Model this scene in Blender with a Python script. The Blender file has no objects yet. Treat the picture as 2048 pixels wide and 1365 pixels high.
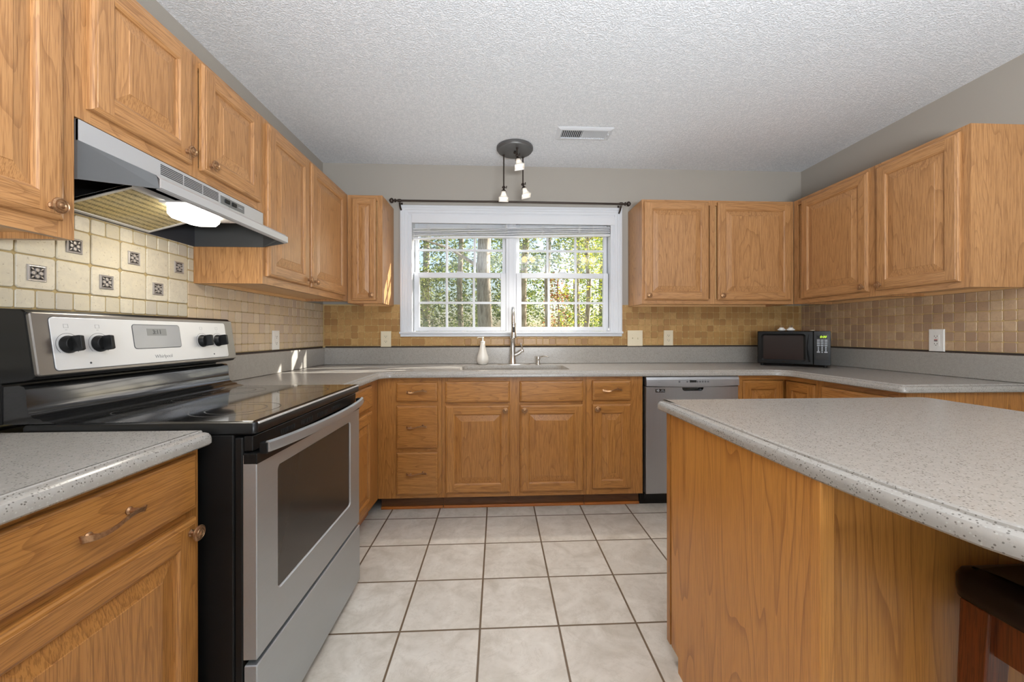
import bpy, math, random
from mathutils import Vector, Matrix
random.seed(7)
S = bpy.context.scene
COL = S.collection
# ------------------------------------------------------------------ camera, world, sun, big lights, exposure
XL, XR, YB, HC, CH = -1.378, 2.540, 3.143, 2.508, 1.158
cam_d = bpy.data.cameras.new('camera'); cam = bpy.data.objects.new('camera', cam_d); COL.objects.link(cam)
cam_d.sensor_width = 36.0; cam_d.sensor_fit = 'HORIZONTAL'
cam_d.lens = 778.5 / 2048 * 36
cam_d.shift_x = -(1032.8 - 1024) / 2048
cam_d.shift_y = (667.2 - 682.5) / 2048
cam_d.clip_start = 0.02; cam_d.clip_end = 300
cam.matrix_world = Matrix.Translation((0, 0, CH)) @ Matrix.Rotation(-0.0479, 4, 'Z') @ Matrix.Rotation(math.pi/2, 4, 'X') @ Matrix.Rotation(-0.0013, 4, 'Z')
S.camera = cam
W = bpy.data.worlds.new('sky'); S.world = W; W.use_nodes = True
wn = W.node_tree.nodes; wl = W.node_tree.links
bg = wn['Background']
sky = wn.new('ShaderNodeTexSky'); sky.sky_type = 'NISHITA'; sky.sun_disc = False
sky.sun_elevation = math.radians(26); sky.sun_rotation = math.radians(60); sky.air_density = 1.0; sky.dust_density = 2.0
wl.new(sky.outputs[0], bg.inputs[0]); bg.inputs[1].default_value = 0.22
SUN_DIR = Vector((-2.2, -1.0, -1.35)).normalized()
sd = bpy.data.lights.new('sun', 'SUN'); sd.energy = 15.0; sd.angle = math.radians(0.55); sd.color = (1, .95, .86)
so = bpy.data.objects.new('sun', sd); COL.objects.link(so); so.rotation_euler = SUN_DIR.to_track_quat('-Z', 'Y').to_euler()
so.location = (6, 7, 6)
def area(name, loc, target, sx, sy, power, col=(1, 1, 1)):
    l = bpy.data.lights.new(name, 'AREA'); l.shape = 'RECTANGLE'; l.size = sx; l.size_y = sy; l.energy = power; l.color = col
    o = bpy.data.objects.new(name, l); COL.objects.link(o); o.location = loc
    o.rotation_euler = (Vector(target) - Vector(loc)).to_track_quat('-Z', 'Y').to_euler(); return o
# added fill light behind the camera, brightens the ceiling and upper cabinets
area('added_fill_light', (0.5, -1.0, 1.10), (0.5, -.72, 2.45), 1.2, .6, 158, (.90, .95, 1))
S.view_settings.view_transform = 'Standard'; S.view_settings.look = 'None'
S.view_settings.gamma = 1; S.view_settings.use_curve_mapping = False
S.view_settings.exposure = 0.40

# ------------------------------------------------------------------ materials
def srgb(r, g, b):
    f = lambda c: (c/255/12.92) if c/255 <= .04045 else ((c/255+.055)/1.055)**2.4
    return (f(r), f(g), f(b), 1)
def new_mat(name):
    m = bpy.data.materials.new(name); m.use_nodes = True
    return m, m.node_tree, m.node_tree.nodes['Principled BSDF']
def simple(name, col, rough=.5, metal=0.0, coat=0.0, spec=None):
    m, t, p = new_mat(name)
    p.inputs['Base Color'].default_value = col; p.inputs['Roughness'].default_value = rough
    p.inputs['Metallic'].default_value = metal; p.inputs['Coat Weight'].default_value = coat
    p.inputs['Coat Roughness'].default_value = .08
    if spec is not None: p.inputs['Specular IOR Level'].default_value = spec
    return m
def N(t, typ, **kw):
    n = t.nodes.new(typ)
    for k, v in kw.items(): setattr(n, k, v)
    return n
def ramp(t, stops, src=None, interp='LINEAR'):
    r = N(t, 'ShaderNodeValToRGB'); r.color_ramp.interpolation = interp
    e = r.color_ramp.elements
    while len(e) < len(stops): e.new(.5)
    for i, (p, c) in enumerate(stops):
        e[i].position = p; e[i].color = c if len(c) == 4 else (*c, 1)
    if src is not None: t.links.new(src, r.inputs[0])
    return r
def g(v): return (v, v, v, 1)
def math_n(t, op, a, b=None):
    n = N(t, 'ShaderNodeMath', operation=op)
    for i, x in enumerate((a, b)):
        if x is None: continue
        if isinstance(x, (int, float)): n.inputs[i].default_value = x
        else: t.links.new(x, n.inputs[i])
    return n.outputs[0]
def mixc(t, fac, a, b, mode='MIX'):
    n = N(t, 'ShaderNodeMix', data_type='RGBA', blend_type=mode)
    for inp, x in ((n.inputs[0], fac), (n.inputs[6], a), (n.inputs[7], b)):
        if isinstance(x, (int, float)): inp.default_value = x
        elif isinstance(x, tuple): inp.default_value = x
        else: t.links.new(x, inp)
    return n.outputs[2]
def coords(t, scale=(1, 1, 1), rnd=True):
    tc = N(t, 'ShaderNodeTexCoord')
    mp = N(t, 'ShaderNodeMapping'); mp.inputs['Scale'].default_value = scale
    if rnd:
        oi = N(t, 'ShaderNodeObjectInfo'); mul = N(t, 'ShaderNodeVectorMath', operation='SCALE')
        cmb = N(t, 'ShaderNodeCombineXYZ')
        t.links.new(math_n(t, 'MULTIPLY', oi.outputs['Random'], 37.0), cmb.inputs[0])
        t.links.new(math_n(t, 'MULTIPLY', oi.outputs['Random'], 91.0), cmb.inputs[1])
        t.links.new(math_n(t, 'MULTIPLY', oi.outputs['Random'], 53.0), cmb.inputs[2])
        add = N(t, 'ShaderNodeVectorMath', operation='ADD')
        t.links.new(tc.outputs['Object'], add.inputs[0]); t.links.new(cmb.outputs[0], add.inputs[1])
        t.links.new(add.outputs[0], mp.inputs[0])
    else: t.links.new(tc.outputs['Object'], mp.inputs[0])
    return mp.outputs[0]
def noise(t, vec, scale, detail=3, rough=.55, dist=0):
    n = N(t, 'ShaderNodeTexNoise'); n.inputs['Scale'].default_value = scale; n.inputs['Detail'].default_value = detail
    n.inputs['Roughness'].default_value = rough; n.inputs['Distortion'].default_value = dist
    t.links.new(vec, n.inputs['Vector']); return n.outputs[0]
def bump(t, p, h, strength=.2, dist=.002):
    b = N(t, 'ShaderNodeBump'); b.inputs['Strength'].default_value = strength; b.inputs['Distance'].default_value = dist
    t.links.new(h, b.inputs['Height']); t.links.new(b.outputs[0], p.inputs['Normal'])
def oak(name, axis, light, mid, dark, rings=9.0, rough=.36, bold=.8, pores=.6):
    m, t, p = new_mat(name)
    def sc(al, cr): return tuple(al if i == axis else cr for i in range(3))
    v1 = coords(t, sc(.10, 1)); v2 = coords(t, sc(.022, 1)); v3 = coords(t, sc(.3, 1))
    n1 = noise(t, v1, 5.5, 2.0, .45, .2)
    fr_ = math_n(t, 'FRACT', math_n(t, 'MULTIPLY', n1, rings*2.9))
    line = ramp(t, [(0, g(1)), (.06, g(.8)), (.17, g(.25)), (.42, g(.04)), (.985, g(0)), (1, g(.9))], fr_).outputs[0]
    n2 = noise(t, v2, 420, 2, .65)
    pore = ramp(t, [(.43, g(1)), (.50, g(0))], n2).outputs[0]
    n4 = noise(t, v2, 150, 3, .6)
    n3 = noise(t, v3, 2.2, 2, .5)
    base = mixc(t, n3, light, mid)
    base = mixc(t, math_n(t, 'MULTIPLY', ramp(t, [(.42, g(0)), (.62, g(1))], n4).outputs[0], .4), base, mid)
    ln = math_n(t, 'MULTIPLY', line, math_n(t, 'ADD', math_n(t, 'MULTIPLY', n4, .8), .25))
    col = mixc(t, math_n(t, 'MULTIPLY', ln, .80*bold), base, dark)
    col = mixc(t, math_n(t, 'MULTIPLY', pore, pores*bold), col, dark)
    t.links.new(col, p.inputs['Base Color'])
    p.inputs['Roughness'].default_value = rough; p.inputs['Coat Weight'].default_value = .15; p.inputs['Coat Roughness'].default_value = .25
    bump(t, p, pore, -.10, .0006)
    return m
OL, OM, OD = srgb(195, 147, 98), srgb(177, 127, 78), srgb(118, 74, 38)
OAK = [oak('oak_grain_x', 0, OL, OM, OD), oak('oak_grain_y', 1, OL, OM, OD), oak('oak_grain_z', 2, OL, OM, OD)]
BL_, BM_, BD_ = srgb(192, 136, 72), srgb(173, 115, 54), srgb(114, 66, 26)  # same oak as the uppers; dimmer light down low is put into the tone
OAKB = [oak('shaded_base_oak_grain_x', 0, BL_, BM_, BD_), oak('shaded_base_oak_grain_y', 1, BL_, BM_, BD_), oak('shaded_base_oak_grain_z', 2, BL_, BM_, BD_)]
M = {}
M['island_oak'] = oak('island_oak', 2, srgb(214, 150, 76), srgb(201, 136, 62), srgb(146, 88, 38), rings=5, rough=.4, bold=1.1, pores=.28)
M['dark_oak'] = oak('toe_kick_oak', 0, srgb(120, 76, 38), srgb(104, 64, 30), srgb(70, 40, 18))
M['shoe_oak'] = oak('shoe_moulding_oak', 0, srgb(196, 120, 52), srgb(180, 104, 42), srgb(130, 70, 26))
M['lightwood'] = oak('cabinet_underside_ply', 1, srgb(226, 184, 132), srgb(214, 168, 114), srgb(180, 130, 80), bold=.5)
M['stool_wood'] = oak('stool_wood', 2, srgb(126, 62, 24), srgb(98, 44, 16), srgb(48, 20, 8), rough=.3)
M['black_gap'] = simple('black_gap', g(.006), .7)

def wall_mat():
    m, t, p = new_mat('taupe_wall_paint'); v = coords(t, rnd=False)
    n = noise(t, v, 90, 3); p.inputs['Base Color'].default_value = srgb(166, 160, 151); p.inputs['Roughness'].default_value = .75
    bump(t, p, n, .12, .001); return m
M['wall'] = wall_mat()
def ceil_mat():
    m, t, p = new_mat('stippled_ceiling'); v = coords(t, rnd=False)
    n = noise(t, v, 150, 2, .6); n2 = noise(t, v, 70, 2, .5)
    h = ramp(t, [(.42, g(0)), (.58, g(1))], math_n(t, 'ADD', math_n(t, 'MULTIPLY', n, .65), math_n(t, 'MULTIPLY', n2, .35))).outputs[0]
    t.links.new(mixc(t, h, srgb(218, 222, 227), srgb(238, 240, 244)), p.inputs['Base Color'])
    p.inputs['Roughness'].default_value = .9; bump(t, p, h, .7, .0028); return m
M['ceiling'] = ceil_mat()
TS = .3105; TX0 = -.0709; TY0 = 2.7723
def floor_mat():
    m, t, p = new_mat('floor_tile')
    tc = N(t, 'ShaderNodeTexCoord'); sp = N(t, 'ShaderNodeSeparateXYZ'); t.links.new(tc.outputs['Object'], sp.inputs[0])
    u = math_n(t, 'DIVIDE', math_n(t, 'SUBTRACT', sp.outputs[0], TX0 - 40*TS), TS)
    w = math_n(t, 'DIVIDE', math_n(t, 'SUBTRACT', sp.outputs[1], TY0 - 40*TS), TS)
    du = math_n(t, 'PINGPONG', u, .5); dw = math_n(t, 'PINGPONG', w, .5)
    dmin = math_n(t, 'MINIMUM', du, dw)
    grout = ramp(t, [(.0105, g(1)), (.0145, g(0))], dmin).outputs[0]
    cm = N(t, 'ShaderNodeCombineXYZ'); t.links.new(math_n(t, 'FLOOR', u), cm.inputs[0]); t.links.new(math_n(t, 'FLOOR', w), cm.inputs[1])
    wn_ = N(t, 'ShaderNodeTexWhiteNoise', noise_dimensions='2D'); t.links.new(cm.outputs[0], wn_.inputs['Vector'])
    off = N(t, 'ShaderNodeVectorMath', operation='SCALE'); off.inputs['Scale'].default_value = 13.0; t.links.new(wn_.outputs['Color'], off.inputs[0])
    ad = N(t, 'ShaderNodeVectorMath', operation='ADD'); t.links.new(tc.outputs['Object'], ad.inputs[0]); t.links.new(off.outputs[0], ad.inputs[1])
    n1 = noise(t, ad.outputs[0], 7, 5, .6, .8); n2 = noise(t, ad.outputs[0], 34, 4, .6)
    c = ramp(t, [(.3, srgb(186, 178, 165)), (.5, srgb(205, 198, 187)), (.7, srgb(217, 211, 201))], n1).outputs[0]
    c = mixc(t, math_n(t, 'MULTIPLY', ramp(t, [(.5, g(0)), (.75, g(1))], n2).outputs[0], .35), c, srgb(176, 166, 150))
    n3 = noise(t, ad.outputs[0], 4, 6, .7, 2.2)
    vein = ramp(t, [(.485, g(0)), (.5, g(1)), (.515, g(0))], n3).outputs[0]
    c = mixc(t, math_n(t, 'MULTIPLY', vein, .22), c, srgb(150, 138, 120))
    c = mixc(t, math_n(t, 'MULTIPLY', wn_.outputs['Value'], .12), c, srgb(180, 172, 160))
    c = mixc(t, grout, c, srgb(102, 84, 64))
    t.links.new(c, p.inputs['Base Color'])
    p.inputs['Roughness'].default_value = .42
    h = math_n(t, 'SUBTRACT', math_n(t, 'MULTIPLY', n1, .25), math_n(t, 'MULTIPLY', grout, 1.0))
    bump(t, p, h, .5, .0025); return m
M['floor'] = floor_mat()
def stone_mat():
    m, t, p = new_mat('speckled_grey_countertop'); v = coords(t, rnd=False)
    vo = N(t, 'ShaderNodeTexVoronoi'); vo.inputs['Scale'].default_value = 290; t.links.new(v, vo.inputs['Vector'])
    sep = N(t, 'ShaderNodeSeparateColor'); t.links.new(vo.outputs['Color'], sep.inputs[0])
    dot = ramp(t, [(.34, g(1)), (.46, g(0))], vo.outputs['Distance']).outputs[0]
    gate_d = ramp(t, [(.74, g(0)), (.84, g(1))], sep.outputs[0]).outputs[0]
    gate_l = ramp(t, [(.80, g(0)), (.9, g(1))], sep.outputs[1]).outputs[0]
    n = noise(t, v, 60, 4, .6)
    c = mixc(t, n, srgb(150, 145, 138), srgb(169, 164, 157))
    c = mixc(t, math_n(t, 'MULTIPLY', math_n(t, 'MULTIPLY', dot, gate_l), .3), c, srgb(200, 197, 191))
    c = mixc(t, math_n(t, 'MULTIPLY', math_n(t, 'MULTIPLY', dot, gate_d), .78), c, srgb(82, 76, 70))
    t.links.new(c, p.inputs['Base Color']); p.inputs['Roughness'].default_value = .22
    return m
M['stone'] = stone_mat()
def tile_mat(name, c1, c2, c3, pit):
    m, t, p = new_mat(name)
    at = N(t, 'ShaderNodeAttribute'); at.attribute_name = 'tile_tone'
    v = coords(t, rnd=False)
    n = noise(t, v, 45, 5, .65, .6); n2 = noise(t, v, 160, 2, .5)
    c = ramp(t, [(0, c1), (.5, c2), (1, c3)], at.outputs['Fac']).outputs[0]
    c = mixc(t, math_n(t, 'MULTIPLY', ramp(t, [(.4, g(0)), (.65, g(1))], n).outputs[0], .45), c, c3)
    pt = ramp(t, [(.28, g(1)), (.34, g(0))], n2).outputs[0]
    c = mixc(t, math_n(t, 'MULTIPLY', pt, .5), c, pit)
    t.links.new(c, p.inputs['Base Color']); p.inputs['Roughness'].default_value = .33
    bump(t, p, math_n(t, 'SUBTRACT', n, pt), .25, .0015); return m
M['tile_gold'] = tile_mat('golden_travertine_tile', srgb(194, 156, 100), srgb(180, 139, 84), srgb(160, 118, 68), srgb(120, 86, 48))
M['tile_left'] = tile_mat('honey_travertine_tile', srgb(208, 192, 168), srgb(204, 182, 148), srgb(190, 172, 154), srgb(140, 112, 80))
M['tile_tan'] = tile_mat('tan_travertine_tile', srgb(198, 170, 136), srgb(184, 152, 118), srgb(164, 136, 112), srgb(116, 88, 62))
M['tile_cream'] = tile_mat('cream_travertine_tile', srgb(212, 204, 186), srgb(200, 190, 166), srgb(184, 176, 162), srgb(136, 118, 90))
M['grout'] = simple('grout', srgb(172, 152, 108), .85)
M['grout_brown'] = simple('grout_brown', srgb(200, 172, 120), .85)
M['caulk_dark'] = simple('dark_joint', srgb(58, 48, 42), .8)
def steel(name, col, axis, rough=.3):
    m, t, p = new_mat(name); s = [180, 180, 180]; s[axis] = 2
    v = coords(t, tuple(s), False); n = noise(t, v, 1, 3, .6)
    t.links.new(mixc(t, n, tuple(x*.86 for x in col[:3]) + (1,), col), p.inputs['Base Color'])
    p.inputs['Metallic'].default_value = .9
    t.links.new(ramp(t, [(.2, g(rough-.05)), (.8, g(rough+.08))], n).outputs[0], p.inputs['Roughness'])
    return m
M['steel'] = steel('brushed_steel', srgb(192, 197, 200), 1, .45)
M['steel_v'] = steel('brushed_steel_upright', srgb(186, 188, 192), 2, .34)
M['steel_bright'] = simple('control_panel_silver', srgb(214, 214, 214), .38, .35)
M['steel_frame'] = simple('backguard_grey_metal', srgb(128, 124, 120), .32, .85)
M['chrome'] = simple('brushed_nickel', srgb(206, 202, 196), .22, 1)
M['black_gloss'] = simple('black_enamel', g(.012), .12, 0, .6)
M['black_satin'] = simple('black_satin', g(.007), .4, spec=.3)
M['black_glass'] = simple('black_ceramic_glass', g(.012), .04, 0, 1)
M['oven_glass'] = simple('oven_window_glass', srgb(58, 54, 49), .16, 0, 0, .35)
M['burner_mark'] = simple('burner_marking', g(.09), .25)
M['display'] = simple('display_grey', srgb(146, 146, 146), .2, 0, .3)
M['ink'] = simple('printed_ink', srgb(70, 70, 72), .6)
M['ink_light'] = simple('printed_grey_ink', srgb(150, 150, 150), .6)
M['grey_dark'] = simple('hood_dark_grey_side', srgb(74, 74, 74), .4, .1)
M['black_semi'] = simple('black_semi_gloss', g(.007), .28, 0, 0, .35)
M['hood_inside'] = simple('hood_inside_black', srgb(60, 60, 64), .28, .2)
M['bronze'] = simple('dark_bronze', srgb(62, 52, 46), .42, .6)
M['pewter'] = simple('grey_bronze_canopy', srgb(104, 104, 104), .45, .5)
M['white'] = simple('white_painted_trim', srgb(214, 217, 222), .35)
M['vinyl'] = simple('white_vinyl', srgb(218, 220, 224), .3)
M['blind'] = simple('blind_slat_white', srgb(222, 223, 226), .4)
M['cord'] = simple('white_cord', srgb(225, 225, 225), .7)
M['ivory'] = simple('ivory_plastic', srgb(226, 214, 186), .35)
M['white_plastic'] = simple('white_plastic', srgb(232, 230, 224), .3)
M['slot'] = simple('outlet_slot', srgb(86, 76, 62), .6)
M['red'] = simple('red_button', srgb(176, 60, 44), .4)
M['leather'] = simple('dark_brown_leather', srgb(16, 9, 8), .35, 0, 0, .3)
M['ceramic'] = simple('pearl_ceramic', srgb(214, 210, 202), .25, 0, .4)
M['mw_black'] = simple('microwave_black', g(.005), .22, 0, 0, .28)
M['mw_glass'] = simple('microwave_door_glass', srgb(44, 34, 31), .12, 0, 0, .4)
M['key'] = simple('key_grey', srgb(166, 170, 176), .5)
def emis(name, col, s):
    m, t, p = new_mat(name); p.inputs['Base Color'].default_value = col
    p.inputs['Emission Color'].default_value = col; p.inputs['Emission Strength'].default_value = s; return m
M['lcd'] = emis('green_digits', srgb(190, 230, 60), 1.2)
M['bulb'] = emis('lit_bulb', (1, .93, .82, 1), 5)
M['hood_lens'] = emis('hood_lamp_lens', (1, .95, .84, 1), 8)
M['globe'] = emis('warm_globe', (1, .72, .4, 1), 14)
M['ceil_lens'] = emis('ceiling_lamp_lens', (1, .96, .9, 1), 2)
def frosted():
    m, t, p = new_mat('frosted_glass_shade'); p.inputs['Base Color'].default_value = srgb(236, 232, 226)
    p.inputs['Roughness'].default_value = .35; p.inputs['Transmission Weight'].default_value = .35
    p.inputs['Subsurface Weight'].default_value = 0; return m
M['frost'] = frosted()
def brass_mat(): 
    m, t, p = new_mat('antique_brass'); v = coords(t, rnd=False); n = noise(t, v, 220, 2)
    t.links.new(mixc(t, n, srgb(122, 86, 56), srgb(206, 164, 124)), p.inputs['Base Color'])
    p.inputs['Metallic'].default_value = .85; p.inputs['Roughness'].default_value = .33; return m
M['brass'] = brass_mat()
M['medal'] = simple('medallion_pewter', srgb(176, 170, 166), .35, .5)
M['medal_dark'] = simple('medallion_recess', srgb(48, 42, 38), .6, .3)
def glass_mat():
    m = bpy.data.materials.new('window_glass'); m.use_nodes = True; t = m.node_tree; t.nodes.clear()
    o = N(t, 'ShaderNodeOutputMaterial'); mx = N(t, 'ShaderNodeMixShader'); tr = N(t, 'ShaderNodeBsdfTransparent'); gl = N(t, 'ShaderNodeBsdfGlossy')
    gl.inputs['Roughness'].default_value = .02; tr.inputs[0].default_value = (.96, .97, .97, 1)
    lw = N(t, 'ShaderNodeLayerWeight'); lw.inputs[0].default_value = .5
    fr = math_n(t, 'ADD', math_n(t, 'MULTIPLY', math_n(t, 'POWER', lw.outputs['Facing'], 5.0), .9), .035)
    t.links.new(fr, mx.inputs[0]); t.links.new(tr.outputs[0], mx.inputs[1]); t.links.new(gl.outputs[0], mx.inputs[2]); t.links.new(mx.outputs[0], o.inputs[0]); return m
M['glass'] = glass_mat()
def screen_mat():
    m = bpy.data.materials.new('insect_screen_mesh'); m.use_nodes = True; t = m.node_tree; t.nodes.clear()
    o = N(t, 'ShaderNodeOutputMaterial'); mx = N(t, 'ShaderNodeMixShader'); tr = N(t, 'ShaderNodeBsdfTransparent'); df = N(t, 'ShaderNodeBsdfDiffuse')
    df.inputs[0].default_value = srgb(120, 122, 112); mx.inputs[0].default_value = .22
    t.links.new(tr.outputs[0], mx.inputs[1]); t.links.new(df.outputs[0], mx.inputs[2]); t.links.new(mx.outputs[0], o.inputs[0]); return m
M['screen'] = screen_mat()
def filter_mat():
    m, t, p = new_mat('greasy_aluminium_mesh'); v = coords(t, rnd=False)
    vo = N(t, 'ShaderNodeTexVoronoi'); vo.inputs['Scale'].default_value = 150; vo.inputs['Randomness'].default_value = .12; t.links.new(v, vo.inputs['Vector'])
    n = noise(t, v, 8, 2)
    d = ramp(t, [(.38, g(0)), (.7, g(1))], vo.outputs['Distance']).outputs[0]
    c = mixc(t, n, srgb(232, 204, 116), srgb(222, 216, 190)); c = mixc(t, d, c, srgb(70, 58, 26))
    t.links.new(c, p.inputs['Base Color']); p.inputs['Metallic'].default_value = .5; p.inputs['Roughness'].default_value = .4
    bump(t, p, d, -.8, .004); return m
M['filter'] = filter_mat()
def leaf_mat(name, cols):
    m = bpy.data.materials.new(name); m.use_nodes = True; t = m.node_tree; p = t.nodes['Principled BSDF']
    at = N(t, 'ShaderNodeAttribute'); at.attribute_name = 'tile_tone'
    c = ramp(t, [(i/(len(cols)-1), x) for i, x in enumerate(cols)], at.outputs['Fac']).outputs[0]
    t.links.new(c, p.inputs['Base Color']); p.inputs['Roughness'].default_value = .5
    tl = N(t, 'ShaderNodeBsdfTranslucent'); t.links.new(c, tl.inputs[0])
    mx = N(t, 'ShaderNodeMixShader'); mx.inputs[0].default_value = .5
    t.links.new(p.outputs[0], mx.inputs[1]); t.links.new(tl.outputs[0], mx.inputs[2]); t.links.new(mx.outputs[0], t.nodes['Material Output'].inputs[0]); return m
M['leaf_green'] = leaf_mat('green_leaves', [srgb(60, 84, 48), srgb(96, 118, 66), srgb(140, 152, 84), srgb(180, 182, 100)])
M['leaf_autumn'] = leaf_mat('autumn_leaves', [srgb(90, 104, 54), srgb(160, 150, 70), srgb(206, 186, 80), srgb(176, 110, 70)])
M['leaf_bright'] = leaf_mat('yellow_green_leaves', [srgb(84, 104, 44), srgb(140, 158, 52), srgb(196, 196, 70), srgb(214, 200, 90)])
M['leaf_russet'] = leaf_mat('russet_leaves', [srgb(120, 112, 60), srgb(176, 130, 80), srgb(196, 120, 80), srgb(150, 84, 56)])
def bark_mat():
    m, t, p = new_mat('tree_bark'); v = coords(t, (1, 1, .12)); n = noise(t, v, 30, 4, .65, .5)
    t.links.new(ramp(t, [(.35, srgb(128, 112, 98)), (.5, srgb(186, 170, 152)), (.7, srgb(216, 204, 188))], n).outputs[0], p.inputs['Base Color'])
    p.inputs['Roughness'].default_value = .9; bump(t, p, n, .8, .02); return m
M['bark'] = bark_mat()
def grass_mat():
    m, t, p = new_mat('lawn_grass'); v = coords(t, rnd=False); n = noise(t, v, 6, 5)
    t.links.new(mixc(t, n, srgb(92, 104, 58), srgb(150, 128, 82)), p.inputs['Base Color']); p.inputs['Roughness'].default_value = .9; return m
M['grass'] = grass_mat()

# ------------------------------------------------------------------ mesh helpers
BASE = {}
class MB:
    def __init__(s): s.v = []; s.f = []; s.m = []; s.a = []; s.smooth = []
    def vert(s, p): s.v.append(tuple(p)); return len(s.v)-1
    def face(s, idx, mi=0, a=0.0, sm=False): s.f.append(tuple(idx)); s.m.append(mi); s.a.append(a); s.smooth.append(sm)
    def poly(s, pts, mi=0, a=0.0): s.face([s.vert(p) for p in pts], mi, a)
    def box(s, x0, x1, y0, y1, z0, z1, mi=0, T=None):
        if x0 > x1: x0, x1 = x1, x0
        if y0 > y1: y0, y1 = y1, y0
        if z0 > z1: z0, z1 = z1, z0
        P = [(x, y, z) for z in (z0, z1) for y in (y0, y1) for x in (x0, x1)]
        if T: P = [T(*q) for q in P]
        i = [s.vert(q) for q in P]
        for q in ((0, 2, 3, 1), (4, 5, 7, 6), (0, 1, 5, 4), (2, 6, 7, 3), (0, 4, 6, 2), (1, 3, 7, 5)): s.face([i[k] for k in q], mi)
        return s
    def loops(s, L, mi=0, cap0=True, cap1=True, sm=False, closed=True):
        R = [[s.vert(p) for p in l] for l in L]
        n = len(R[0])
        for a, b in zip(R, R[1:]):
            for k in range(n if closed else n-1):
                s.face((a[k], a[(k+1) % n], b[(k+1) % n], b[k]), mi, 0, sm)
        if cap0: s.face(R[0][::-1], mi)
        if cap1: s.face(R[-1], mi)
        return s
    def lathe(s, prof, c=(0, 0, 0), ax='z', seg=24, mi=0, T=None):
        L = []
        for r, h in prof:
            l = []
            for k in range(seg):
                a = 2*math.pi*k/seg; x, y = r*math.cos(a), r*math.sin(a)
                q = {'z': (x, y, h), 'x': (h, x, y), 'y': (y, h, x)}[ax]
                q = (q[0]+c[0], q[1]+c[1], q[2]+c[2]); l.append(T(*q) if T else q)
            L.append(l)
        return s.loops(L, mi, sm=True)
    def tube(s, path, r, seg=12, mi=0, flat=1.0):
        path = [Vector(p) for p in path]; L = []; up = None
        for i, p in enumerate(path):
            d = ((path[min(i+1, len(path)-1)] - path[max(i-1, 0)])).normalized()
            if up is None: up = Vector((0, 0, 1)) if abs(d.z) < .9 else Vector((1, 0, 0))
            sx = d.cross(up).normalized(); up = sx.cross(d).normalized()
            rr = r[i] if isinstance(r, (list, tuple)) else r
            L.append([p + sx*math.cos(2*math.pi*k/seg)*rr*flat + up*math.sin(2*math.pi*k/seg)*rr for k in range(seg)])
        return s.loops(L, mi, sm=True)
    def build(s, name, mats, parent=None, bevel=0, base=None, props=None, tone=False, sharp=35):
        if not isinstance(mats, (list, tuple)): mats = [mats]
        pb = None; q = parent
        if parent is not None: pb = BASE[parent.name]
        if pb is None:
            if base is None:
                xs = [p[0] for p in s.v]; ys = [p[1] for p in s.v]; zs = [p[2] for p in s.v]
                base = ((min(xs)+max(xs))/2, (min(ys)+max(ys))/2, min(zs))
            pb = base
        me = bpy.data.meshes.new(name)
        me.from_pydata([(p[0]-pb[0], p[1]-pb[1], p[2]-pb[2]) for p in s.v], [], s.f)
        for m in mats: me.materials.append(m)
        me.polygons.foreach_set('material_index', s.m); me.polygons.foreach_set('use_smooth', s.smooth)
        if tone:
            at = me.attributes.new('tile_tone', 'FLOAT', 'FACE'); at.data.foreach_set('value', s.a)
        import bmesh
        if not tone:
            bm = bmesh.new(); bm.from_mesh(me); bmesh.ops.recalc_face_normals(bm, faces=bm.faces); bm.to_mesh(me); bm.free()
        if any(s.smooth): me.set_sharp_from_angle(angle=math.radians(sharp))
        me.update()
        o = bpy.data.objects.new(name, me); COL.objects.link(o)
        if parent is not None: o.parent = parent
        else: o.location = pb
        BASE[o.name] = pb
        if bevel:
            b = o.modifiers.new('bevel', 'BEVEL'); b.width = bevel; b.segments = 2; b.limit_method = 'ANGLE'; b.angle_limit = math.radians(40)
        if props: tag(o, **props)
        return o
def tag(o, label=None, cat=None, group=None, kind=None):
    if label: o['label'] = label
    if cat: o['category'] = cat
    if group: o['group'] = group
    if kind: o['kind'] = kind
    return o
def thing(name, label, cat, base, group=None):
    o = bpy.data.objects.new(name, None); COL.objects.link(o); o.location = base; o.empty_display_size = .1
    BASE[o.name] = tuple(base); return tag(o, label, cat, group)
def struct(name, mb, mats, parent=None, bevel=0, label=None, **k):
    o = mb.build(name, mats, parent, bevel, **k)
    if parent is None: tag(o, label=label, kind='structure')
    return o
def frame(P, U, Nn):
    P, U, Nn = Vector(P), Vector(U), Vector(Nn)
    return lambda u, v, n: tuple(P + U*u + Vector((0, 0, 1))*v + Nn*n)
def copy_tree(o, parent=None):
    c = o.copy(); COL.objects.link(c); c.parent = parent; BASE[c.name] = BASE[o.name]
    for ch in list(o.children): copy_tree(ch, c)
    return c
def text_mesh(name, body, size, T, mat, parent, extr=.0003, align='CENTER', bold=False, shear=0):
    cu = bpy.data.curves.new(name, 'FONT'); cu.body = body; cu.size = size; cu.extrude = extr; cu.align_x = align; cu.align_y = 'CENTER'; cu.shear = shear
    if bold: cu.offset = size*.012
    tmp = bpy.data.objects.new(name, cu); COL.objects.link(tmp)
    dg = bpy.context.evaluated_depsgraph_get(); me = bpy.data.meshes.new_from_object(tmp.evaluated_get(dg))
    bpy.data.objects.remove(tmp); mb = MB()
    for v in me.vertices: mb.vert(T(v.co.x, v.co.y, v.co.z))
    for p in me.polygons: mb.face(tuple(p.vertices))
    return mb.build(name, mat, parent)

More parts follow.
